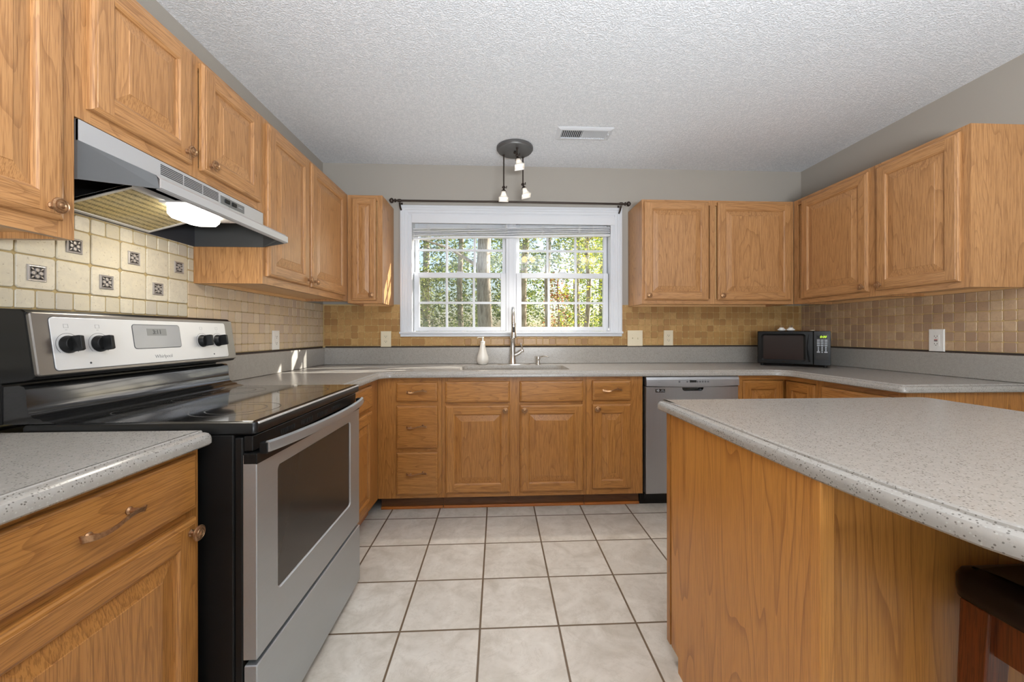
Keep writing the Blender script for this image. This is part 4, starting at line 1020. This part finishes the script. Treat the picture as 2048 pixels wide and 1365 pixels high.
# ------------------------------------------------------------------ faucet, pump, soap bottle
fy = 3.055; fx = .117
fa = thing('kitchen_faucet', 'brushed nickel pull-down faucet with side lever behind the sink', 'faucet', (fx, fy, .914))
b = MB(); L = [[(fx+.012+ (.128-d)*math.cos(k*math.pi/24)*1.0, fy+(.032-d)*math.sin(k*math.pi/24), z) for k in range(48)] for d, z in ((0, .9143), (0, .918), (.003, .920))]
b.loops(L, sm=True); b.build('base_plate', M['chrome'], fa, sharp=40)
b = MB(); b.lathe([(.028, .920), (.028, .926), (.025, .930), (.0255, .945), (.023, .95), (.0215, 1.0), (.0205, 1.06), (.0195, 1.11), (.0215, 1.115), (.0215, 1.128), (.0190, 1.133), (.0175, 1.145), (.0135, 1.155)], (fx, fy, 0)); b.build('body', M['chrome'], fa, sharp=40)
b = MB(); arc = [(fx, fy, 1.15), (fx, fy, 1.26)] + [(fx, fy-.088+.088*math.cos(a_*math.pi/14), 1.262+.088*math.sin(a_*math.pi/14)) for a_ in range(15)] + [(fx, fy-.178, 1.235)]
b.tube(arc, .0125, 16); b.build('gooseneck', M['chrome'], fa, sharp=60)
b = MB(); b.lathe([(.0135, 1.238), (.0165, 1.236), (.0175, 1.230), (.0165, 1.225), (.016, 1.205), (.0175, 1.185), (.021, 1.155), (.0235, 1.135), (.0235, 1.128), (.020, 1.125), (.004, 1.1245)], (fx, fy-.178, 0)); sh_ = b.build('spray_head', M['chrome'], fa, sharp=40)
b = MB(); b.box(fx-.007, fx+.007, fy-.178-.0215, fy-.178-.012, 1.165, 1.205); b.build('spray_button', M['black_satin'], sh_, .002)
b = MB(); b.tube([(fx+.010, fy, .985), (fx+.045, fy-.004, 1.000), (fx+.068, fy-.006, 1.018)], [.016, .014, .0125], 14).lathe([(.013, -.006), (.0145, 0), (.0135, .012), (.008, .016)], (fx+.074, fy-.006, 1.016), 'z', 16)
b.tube([(fx+.078, fy-.006, 1.028), (fx+.072, fy-.010, 1.055), (fx+.060, fy-.012, 1.082)], [.0045, .006, .0055], 10)
b.build('lever_handle', M['chrome'], fa, sharp=50)
pp_ = thing('soap_pump', 'small brushed nickel soap pump beside the faucet', 'soap dispenser', (.318, fy, .914))
b = MB(); b.lathe([(.019, .9145), (.019, .919), (.015, .922), (.012, .94), (.0125, .948), (.017, .952), (.018, .966), (.016, .974), (.004, .977)], (.318, fy, 0)); b.tube([(.33, fy, .966), (.352, fy-.012, .976), (.38, fy-.03, .978), (.398, fy-.04, .971)], [.006, .0055, .005, .0045], 10)
b.build('pump_body', M['chrome'], pp_, sharp=40)
bt = thing('soap_bottle', 'pearl white teardrop soap bottle with pump by the sink', 'soap bottle', (-.118, fy, .914))
b = MB(); b.lathe([(.030, .9145), (.036, .920), (.046, .94), (.0475, .955), (.043, .980), (.033, 1.01), (.024, 1.045), (.019, 1.07), (.018, 1.085), (.0165, 1.088)], (-.118, fy, 0), seg=32); b.build('bottle', M['ceramic'], bt, sharp=50)
b = MB(); b.lathe([(.0185, 1.088), (.0185, 1.096), (.012, 1.098), (.006, 1.10), (.006, 1.122), (.009, 1.123), (.009, 1.130), (.003, 1.131)], (-.118, fy, 0)).tube([(-.120, fy, 1.127), (-.145, fy-.004, 1.128), (-.160, fy-.006, 1.124)], .0035, 8); b.build('pump_top', M['ceramic'], bt, sharp=40)

# ------------------------------------------------------------------ microwave
mA = Vector((1.962, 2.856)); mBp = Vector((2.298, 2.582)); mu_ = (mBp-mA).normalized(); mn_ = Vector((mu_.y, -mu_.x))   # outward normal
if mn_.y > 0: mn_ = -mn_
MW = (mBp-mA).length; MZ0, MZ1 = .930, 1.172
Tm = frame((mA.x, mA.y, 0), (mu_.x, mu_.y, 0), (mn_.x, mn_.y, 0))
mw = thing('microwave', 'small black countertop microwave set across the right corner', 'microwave', Tm(MW/2, .914, -.15))
b = MB(); b.box(0, MW, MZ0, MZ1, -.285, -.018, 0, Tm); b.build('case', M['mw_black'], mw, .004)
for u_ in (.03, MW-.03):
    for n_ in (-.04, -.26):
        b = MB(); c = Tm(u_, 0, n_); b.lathe([(.012, .9142), (.013, .917), (.013, .931)], (c[0], c[1], 0)); b.build('foot', M['black_satin'], mw)
UD = .338
b = MB(); P_ = [(0.002, MZ0+.002), (UD, MZ0+.002), (UD, MZ1-.002), (.002, MZ1-.002)]
Wd = round_poly([(.040, MZ0+.036, .006), (UD-.058, MZ0+.036, .006), (UD-.058, MZ1-.034, .006), (.040, MZ1-.034, .006)])
L = [[Tm(x, y, n) for x, y in offset(P_, d)] for d, n in ((0, -.018), (0, -.004), (.004, 0))]
b.loops(L, cap1=False)
bm = bmesh.new(); A = [bm.verts.new(Tm(x, y, 0)) for x, y in offset(P_, .004)]; B_ = [bm.verts.new(Tm(x, y, 0)) for x, y in offset(Wd, -.014)]
es = [bm.edges.new((A[i], A[(i+1) % len(A)])) for i in range(len(A))] + [bm.edges.new((B_[i], B_[(i+1) % len(B_)])) for i in range(len(B_))]
bmesh.ops.triangle_fill(bm, use_beauty=True, edges=es); bm.verts.index_update(); off = len(b.v)
for v_ in bm.verts: b.vert(v_.co)
for f_ in bm.faces: b.face([off+v_.index for v_ in f_.verts])
bm.free()
b.loops([[Tm(x, y, n) for x, y in offset(Wd, d)] for d, n in ((-.014, 0), (-.002, -.007))], cap0=False, cap1=False)
mdo = b.build('door', M['mw_black'], mw)
b = MB(); b.loops([[Tm(x, y, n) for x, y in offset(Wd, -.002)] for n in (-.012, -.0068)]); b.build('door_window', M['mw_glass'], mdo)
b = MB(); L = []
for i in range(17):
    t_ = i/16; v_ = MZ0+.022+(MZ1-MZ0-.044)*t_; bow = math.sin(t_*math.pi)
    u_ = UD-.020 - .010*bow; n_ = .004+.012*bow
    L.append([Tm(u_-.006, v_, n_-.006), Tm(u_+.003, v_, n_-.008), Tm(u_+.005, v_, n_+.004), Tm(u_-.003, v_, n_+.006)])
b.loops(L, sm=True); b.build('door_handle', M['mw_black'], mdo)
b = MB(); b.box(UD+.002, MW, MZ0+.001, MZ1-.001, -.018, -.001, 0, Tm); mpo = b.build('control_panel', M['mw_black'], mw, .002)
b = MB(); b.box(UD+.014, MW-.012, MZ0+.040, MZ1-.024, -.001, .0006, 0, Tm); kp = b.build('keypad', M['black_gloss'], mpo)
b = MB(); b.box(UD+.021, MW-.020, MZ1-.052, MZ1-.032, .0006, .001, 0, Tm); b.build('display_frame', M['black_gap'], kp)
text_mesh('clock_digits', '0:00', .021, lambda a, b_, c: Tm((UD+MW)/2+.006+a, MZ1-.042+b_, .0012+c), M['lcd'], kp, shear=.25)
b = MB()
for r in range(4):
    for c in range(3): b.box(UD+.020+c*.0205, UD+.036+c*.0205, MZ1-.068-r*.0125, MZ1-.061-r*.0125, .0006, .0014, 0, Tm)
for r in range(4):
    for c in range(3):
        if r == 3 and c != 1: b.box(UD+.019+c*.0205, UD+.037+c*.0205, MZ1-.152, MZ1-.144, .0006, .0014, 0, Tm); continue
        cc_ = (UD+.028+c*.0205, MZ1-.1145-r*.0115)
        b.loops([[Tm(cc_[0]+q*math.cos(k*math.pi/5), cc_[1]+q*math.sin(k*math.pi/5), n) for k in range(10)] for q, n in ((.0045, .0006), (.0045, .0014))])
b.build('keys', M['key'], kp)
# plug-in fresheners lying on the microwave, prongs up
def freshener(label, u_, n_):
    c = Tm(u_, 0, n_); f = thing('plug_in_diffuser', label, 'air freshener', (c[0], c[1], MZ1), None)
    b = MB(); b.lathe([(.010, MZ1+.0005), (.022, MZ1+.003), (.0275, MZ1+.009), (.026, MZ1+.014), (.016, MZ1+.020), (.015, MZ1+.0255), (.013, MZ1+.027)], (c[0], c[1], 0)); b.build('shell', M['white_plastic'], f, sharp=50)
    for s_ in (-1, 1):
        q = Tm(u_+s_*.006, 0, n_); b = MB(); b.box(q[0]-.0009, q[0]+.0009, q[1]-.003, q[1]+.003, MZ1+.026, MZ1+.041); b.build('prong', M['chrome'], f)
freshener('white plug-in diffuser lying prongs-up on the microwave, left of two', .148, -.12)
freshener('white plug-in diffuser lying prongs-up on the microwave, right of two', .205, -.10)
c = Tm(.335, 0, -.15); b = MB(); b.lathe([(.010, MZ1+.0003), (.014, MZ1+.003), (.011, MZ1+.007), (.003, MZ1+.008)], (c[0], c[1], 0)); o = b.build('white_cap', M['ivory'], None); tag(o, 'tiny cream cap lying on the right end of the microwave', 'cap')

# ------------------------------------------------------------------ outlets and switches
def plate(name, label, cat, T, w, h, kind, mat):
    c = T(0, 0, 0); r = thing(name, label, cat, c)
    b = MB(); P_ = [(-w/2, -h/2), (w/2, -h/2), (w/2, h/2), (-w/2, h/2)]
    b.loops([[T(x, y, n) for x, y in offset(P_, d)] for d, n in ((0, 0), (0, .004), (.003, .0065))]); po = b.build('cover_plate', mat, r)
    if kind == 'duplex':
        for s_ in (-1, 1):
            b = MB(); Q = round_poly([(-.017, s_*.0195-.0135, .010), (.017, s_*.0195-.0135, .010), (.017, s_*.0195+.0135, .010), (-.017, s_*.0195+.0135, .010)])
            b.loops([[T(x, y, n) for x, y in Q] for n in (.006, .0082)]); ro = b.build('receptacle', mat, po)
            b = MB(); b.box(-.008, -.0055, s_*.0195-.001, s_*.0195+.007, .0082, .0086, 0, T).box(.0055, .008, s_*.0195-.001, s_*.0195+.006, .0082, .0086, 0, T).box(-.0025, .0025, s_*.0195-.009, s_*.0195-.0045, .0082, .0086, 0, T); b.build('slots', M['slot'], ro)
    if kind == 'switch':
        for s_ in (-1, 1):
            b = MB(); b.box(s_*.023-.004, s_*.023+.004, -.009, .009, .006, .0075, 0, T)
            tz = .004 if s_ < 0 else -.006
            b.loops([[T(s_*.023-.004, -.005, .007), T(s_*.023+.004, -.005, .007), T(s_*.023+.004, .005, .007), T(s_*.023-.004, .005, .007)], [T(s_*.023-.003, tz-.002, .018), T(s_*.023+.003, tz-.002, .018), T(s_*.023+.003, tz+.003, .018), T(s_*.023-.003, tz+.003, .018)]]); b.build('toggle', mat, po)
    if kind == 'gfci':
        b = MB(); b.box(-.0165, .0165, -.033, .033, .006, .0085, 0, T); ro = b.build('receptacle', mat, po)
        b = MB()
        for s_ in (-1, 1): b.box(-.008, -.0055, s_*.0215-.002, s_*.0215+.006, .0085, .0089, 0, T).box(.0055, .008, s_*.0215-.002, s_*.0215+.006, .0085, .0089, 0, T).box(-.0025, .0025, s_*.0215-.009, s_*.0215-.005, .0085, .0089, 0, T)
        b.build('slots', M['slot'], ro)
        b = MB(); b.box(-.008, .008, .0008, .0055, .0085, .0098, 0, T); b.build('reset_button', M['red'], ro)
        b = MB(); b.box(-.008, .008, -.0058, -.0010, .0085, .0098, 0, T); b.build('test_button', M['black_satin'], ro)
    for s_ in (-1, 1):
        if kind == 'duplex' and s_ == 1: continue
        zz = 0 if kind == 'duplex' else s_*(.0475 if kind == 'gfci' else .030)
        b = MB()
        for xx in ((0,) if kind != 'switch' else (-.023, .023)):
            b.loops([[T(xx+r_*math.cos(k*math.pi/5), zz+r_*math.sin(k*math.pi/5), n) for k in range(10)] for r_, n in ((.0026, .006), (.0024, .0073))])
        b.build('screw', mat, po)
    return r
tf = .0065
plate('wall_outlet', 'white duplex outlet on the left wall near the corner', 'outlet', frame((XL+tf, 2.472, 1.118), (0, -1, 0), (1, 0, 0)), .072, .118, 'duplex', M['white_plastic'])
plate('wall_outlet', 'ivory duplex outlet left of the window over the counter', 'outlet', frame((-.886, YB-tf, 1.114), (1, 0, 0), (0, -1, 0)), .080, .125, 'duplex', M['ivory'])
plate('light_switch', 'ivory double toggle switch plate right of the window', 'light switch', frame((1.122, YB-tf, 1.117), (1, 0, 0), (0, -1, 0)), .125, .128, 'switch', M['ivory'])
plate('wall_outlet', 'ivory duplex outlet right of the double switch', 'outlet', frame((1.400, YB-tf, 1.119), (1, 0, 0), (0, -1, 0)), .078, .125, 'duplex', M['ivory'])
plate('gfci_outlet', 'white outlet with red reset button on the right wall', 'outlet', frame((XR-tf, 2.128, 1.115), (0, -1, 0), (-1, 0, 0)), .080, .128, 'gfci', M['white_plastic'])

# ------------------------------------------------------------------ ceiling vent
vt = thing('ceiling_vent', 'white rectangular air vent in the ceiling right of the light', 'vent', (.582, 2.60, HC-.01))
b = MB(); vx0, vx1, vy0, vy1 = .396, .766, 2.520, 2.682
P_ = [(vx0, vy0), (vx1, vy0), (vx1, vy1), (vx0, vy1)]
L = [[(x, y, z) for x, y in offset(P_, d)] for d, z in ((0, HC-.0005), (.0, HC-.004), (.018, HC-.011), (.030, HC-.011), (.030, HC-.002))]
b.loops(L, cap1=False); b.build('frame', M['white'], vt)
b = MB(); b.box(vx0+.03, vx1-.03, vy0+.03, vy1-.03, HC-.0015, HC-.0008); b.build('duct_opening', M['black_gap'], vt)
for k in range(24):
    x = vx0+.036+k*(vx1-vx0-.072)/23; t_ = .7 if k < 11 else -.7
    b = MB(); b.loops([[(x-.005*t_*1.2, vy0+.03, HC-.0105), (x-.005*t_*1.2+.0012, vy0+.03, HC-.0105), (x+.005*t_*1.2+.0012, vy0+.03, HC-.002), (x+.005*t_*1.2, vy0+.03, HC-.002)], [(x-.005*t_*1.2, vy1-.03, HC-.0105), (x-.005*t_*1.2+.0012, vy1-.03, HC-.0105), (x+.005*t_*1.2+.0012, vy1-.03, HC-.002), (x+.005*t_*1.2, vy1-.03, HC-.002)]])
    b.build('louver', M['white'], vt)
b = MB(); b.box(vx1-.026, vx1-.020, 2.585, 2.612, HC-.018, HC-.010); b.build('damper_lever', M['white'], vt)

# ------------------------------------------------------------------ ceiling spotlight cluster
lf = thing('ceiling_light', 'dark round ceiling light with three hanging frosted glass spots', 'ceiling light', (.126, 2.825, HC-.03))
LCX, LCY = .126, 2.825
b = MB(); b.lathe([(.132, HC-.0005), (.132, HC-.014), (.126, HC-.020), (.124, HC-.026), (.118, HC-.029), (.004, HC-.030)], (LCX, LCY, 0), seg=48); b.build('canopy', M['pewter'], lf, sharp=30)
b = MB(); b.lathe([(.004, HC-.046), (.009, HC-.043), (.010, HC-.036), (.006, HC-.030)], (LCX, LCY-.002, 0), seg=14); b.build('centre_nut', M['bronze'], lf)
def spot(px, py, zb, tilt):
    b = MB(); b.tube([(px, py, HC-.030), (px, py, zb+.004)], .005, 10).lathe([(.008, HC-.036), (.009, HC-.030)], (px, py, 0), seg=12); arm = b.build('stem', M['bronze'], lf)
    D = Vector(tilt).normalized(); q_ = Vector((0, 0, -1)).rotation_difference(D); O_ = Vector((px, py, zb))
    Tq = lambda x, y, z: tuple(O_ + q_ @ Vector((x, y, z)))
    b = MB(); b.lathe([(.004, .012), (.010, .008), (.011, -.004), (.006, -.010)], (0, 0, 0), 'z', 14, 0, Tq); b.tube([Tq(-.014, 0, 0), Tq(.014, 0, 0)], .004, 8).tube([Tq(.018, 0, -.006), Tq(.021, 0, .012)], .0035, 8)
    b.lathe([(.006, -.010), (.008, -.018), (.018, -.030), (.020, -.037), (.004, -.038)], (0, 0, 0), 'z', 16, 0, Tq); soc = b.build('socket', M['bronze'], arm)
    b = MB(); L = []
    def sq(r, z, rr):
        return [Tq(x, y, z) for x, y in round_poly([(-r, -r, rr), (r, -r, rr), (r, r, rr), (-r, r, rr)])]
    for r, z, rr in ((.0155, -.036, .010), (.017, -.040, .010), (.0185, -.055, .008), (.022, -.072, .006), (.030, -.088, .004), (.036, -.096, .003), (.0345, -.0965, .003), (.0285, -.087, .004), (.0205, -.071, .006), (.017, -.055, .007), (.0155, -.042, .009)): L.append(sq(r, z, rr))
    b.loops(L, sm=True, cap0=False, cap1=False); b.build('glass_shade', M['frost'], arm, sharp=50)
    b = MB(); b.lathe([(.004, -.040), (.012, -.045), (.018, -.066), (.020, -.076), (.018, -.080), (.003, -.081)], (0, 0, 0), 'z', 18, 0, Tq); b.build('bulb', M['bulb'], arm, sharp=60)
    l = bpy.data.lights.new('spot_lamp', 'SPOT'); l.energy = 16; l.spot_size = math.radians(88); l.spot_blend = .6; l.shadow_soft_size = .018; l.color = (1, .93, .83)
    lo_ = bpy.data.objects.new('spot_lamp_light', l); COL.objects.link(lo_); lo_.location = Tq(0, 0, -.094); lo_.rotation_euler = D.to_track_quat('-Z', 'Y').to_euler()
spot(.046, 2.88, 2.238, (-.02, -.16, -1)); spot(.139, 2.765, 2.425, (.18, -.22, -1)); spot(.190, 2.912, 2.275, (.26, -.15, -1))

# ------------------------------------------------------------------ behind the camera: housing for the added fill light, and chandelier (seen as reflections)
up = thing('added_fill_lamp', 'added fill lamp with a wide tilted shade, out of view behind the camera', 'floor lamp', (.5, -1.0, 0))
Q_ = (Vector((.5, -.72, 2.45))-Vector((.5, -1.0, 1.10))).normalized(); V_ = Vector((0, Q_.z, -Q_.y))
def Tu(u, v, n): return tuple(Vector((.5, -1.0, 1.10)) + Vector((u, 0, 0)) + V_*v + Q_*n)
b = MB(); b.lathe([(.2, 0), (.2, .015), (.02, .03), (.015, .05), (.015, .98), (.004, .99)], (.5, -1.03, 0)); b.build('stand', M['bronze'], up)
b = MB(); b.loops([[Tu(-x, -y, n), Tu(x, -y, n), Tu(x, y, n), Tu(-x, y, n)] for x, y, n in ((.3, .1, -.10), (.64, .34, .01), (.63, .33, .01), (.60, .31, -.02))]); b.build('shade', M['white'], up)
ch = thing('chandelier', 'bronze light bar with warm round globes above the island', 'chandelier', (.99, .25, 2.3))
b = MB(); b.lathe([(.06, HC-.001), (.06, HC-.02), (.008, HC-.03), (.008, 2.44), (.004, 2.435)], (.99, .25, 0)).tube([(.40, .25, 2.44), (1.58, .25, 2.44)], .009, 10); b.build('bar', M['bronze'], ch)
for x_ in (.43, .56, 1.40, 1.55):
    b = MB(); b.lathe([(.012, 2.432), (.02, 2.42), (.02, 2.40), (.01, 2.395)], (x_, .25, 0), seg=14); am = b.build('socket', M['bronze'], ch)
    b = MB(); b.lathe([(.012, 2.398), (.03, 2.390), (.044, 2.368), (.047, 2.345), (.040, 2.320), (.022, 2.303), (.003, 2.299)], (x_, .25, 0), seg=20); b.build('globe', M['globe'], am)

# ------------------------------------------------------------------ outside: ground and trees
b = MB(); b.box(-40, 45, YB+.4, 70, -.7, -.6); o = b.build('ground', M['grass'], None, base=(0, 0, 0)); tag(o, kind='structure')
rnd = random.Random(11)
def tree(name, label, x, y, r, h, lean=(0, 0), crown=None, leaf='leaf_green', n=3000, ls=.09, branches=3, bl=.4):
    t_ = thing(name, label, 'tree', (x, y, -.6))
    b = MB(); pts = []; rr = []
    for k in range(9):
        f = k/8; pts.append((x+lean[0]*f*h+.04*math.sin(k*1.7), y+lean[1]*f*h, -.6+h*f)); rr.append(r*(1.15-.55*f))
    b.tube(pts, rr, 14)
    for k in range(branches):
        f = .25+.6*rnd.random(); a_ = rnd.uniform(0, 6.28); L_ = rnd.uniform(.8, 2.2)*bl; p0 = Vector((x+lean[0]*f*h, y+lean[1]*f*h, -.6+h*f))
        b.tube([p0, p0+Vector((math.cos(a_)*L_*.5, math.sin(a_)*L_*.5, L_*.3)), p0+Vector((math.cos(a_)*L_, math.sin(a_)*L_, L_*.45))], [r*.3, r*.2, r*.08], 6)
    b.build('trunk', M['bark'], t_)
    if crown:
        m_ = MB()
        if ls < .12: n = int(n*1.6); ls *= .62
        elif crown[4] < 8: n = int(n*1.8); ls *= .7
        blobs = [(rnd.uniform(crown[0], crown[1]), rnd.uniform(crown[2], crown[3]), rnd.uniform(crown[4], crown[5]), rnd.uniform(.35, .9)) for _ in range(max(8, n//90))]
        for k in range(n):
            bx, by, bz, br_ = rnd.choice(blobs)
            c = Vector((bx+rnd.gauss(0, br_*.5), by+rnd.gauss(0, br_*.5), bz+rnd.gauss(0, br_*.4)))
            c = Vector((min(max(c.x, crown[0]), crown[1]), min(max(c.y, crown[2]), crown[3]), min(max(c.z, crown[4]), crown[5])))
            d1 = Vector((rnd.gauss(0, 1), rnd.gauss(0, 1), rnd.gauss(0, .6))).normalized(); d2 = d1.cross(Vector((rnd.gauss(0, 1), rnd.gauss(0, 1), rnd.gauss(0, 1)))).normalized()
            s_ = ls*rnd.uniform(.6, 1.3)
            m_.poly([c-d1*s_, c-d2*s_*.4, c+d1*s_, c+d2*s_*.4], 0, rnd.random())
        m_.build('foliage', M[leaf], t_, tone=True)
    return t_
tree('pine_tree', 'thick pale-barked trunk seen through the left window', -.30, 9.2, .17, 9, crown=(-2.2, 1.2, 8.2, 10.2, 4.2, 8.5), n=1500, bl=1)
tree('young_tree', 'young tree with bright yellow-green leaves behind the right panes', 2.36, 10.2, .075, 5, (.008, 0), crown=(1.72, 3.6, 9, 11, 1.2, 4.6), n=2200, leaf='leaf_bright', ls=.07)
tree('oak_tree', 'dark slim trunk seen left of the thick pale trunk', -1.18, 12.5, .09, 9, crown=(-3.8, -.55, 11.5, 14, 1.0, 5.4), n=4200)
tree('oak_tree', 'leaning dark trunk just right of the window mullion', .78, 13, .13, 9, (.03, 0), crown=(-.3, 1.25, 12, 14, 2.4, 6), n=2200, branches=0)
tree('oak_tree', 'straight dark trunk in the left of the right window', 1.56, 12.0, .09, 9, crown=(1.42, 3.9, 11.2, 12.7, 3.3, 5.9), n=2400, branches=0)
tree('maple_tree', 'russet-leaved sapling in the middle of the right window', 2.1, 13.6, .04, 4, (.01, 0), crown=(1.65, 2.45, 13.0, 14.2, .8, 3.2), n=800, leaf='leaf_russet', ls=.075, branches=0)
tree('oak_tree', 'dark trunk rising in the rightmost panes', 2.80, 13.6, .11, 9, crown=(2.72, 4.6, 13.0, 14.5, 1.0, 6), n=2400, branches=0)
tree('bush', 'green thicket low behind the right window', 2.2, 17, .05, 2.4, crown=(-.7, 5.4, 15.5, 18, .2, 2.9), n=5200)
tree('bush', 'dense green thicket low behind the left window', -2.8, 17, .05, 3, crown=(-5.4, -.9, 15.5, 18, .0, 3.4), n=4600)
tree('distant_tree', 'broad green tree far behind the left window', -4, 22, .2, 12, crown=(-8, -1.8, 20, 24, 1, 9), n=4200, ls=.16)
tree('distant_tree', 'broad green tree far behind the mullion', .8, 22, .2, 12, crown=(-1.3, 3.2, 20, 24, 1.8, 9), n=4400, ls=.15)
tree('distant_tree', 'broad green tree far behind the right window', 6, 22, .2, 12, crown=(3.6, 10, 20, 24, 1.6, 9), n=4200, ls=.15)
tree('sun_block_tree', 'unseen tree outside to the right, crown placed to block the higher sun', 8.0, 8.35, .25, 11, crown=(7.6, 12.9, 8.1, 8.55, 9.65, 11), n=6000, ls=.2)  # unseen tree; thin crown set across the sun to trim the counter patches

# repeats of one kind share a group
GROUPS = {'wall_cabinet': 'oak wall cabinets', 'base_cabinet': 'oak base cabinets', 'wall_outlet': 'duplex outlets above the counter', 'oak_tree': 'oak trees outside the window',
          'distant_tree': 'trees far behind the yard', 'bush': 'thickets outside the window', 'plug_in_diffuser': 'plug-in diffusers on the microwave', 'tiled_backsplash': 'tiled backsplashes', 'countertop': 'speckled countertops'}
for o in list(COL.objects):
    if o.parent is None and o.get('label') and o.name.split('.')[0] in GROUPS: o['group'] = GROUPS[o.name.split('.')[0]]
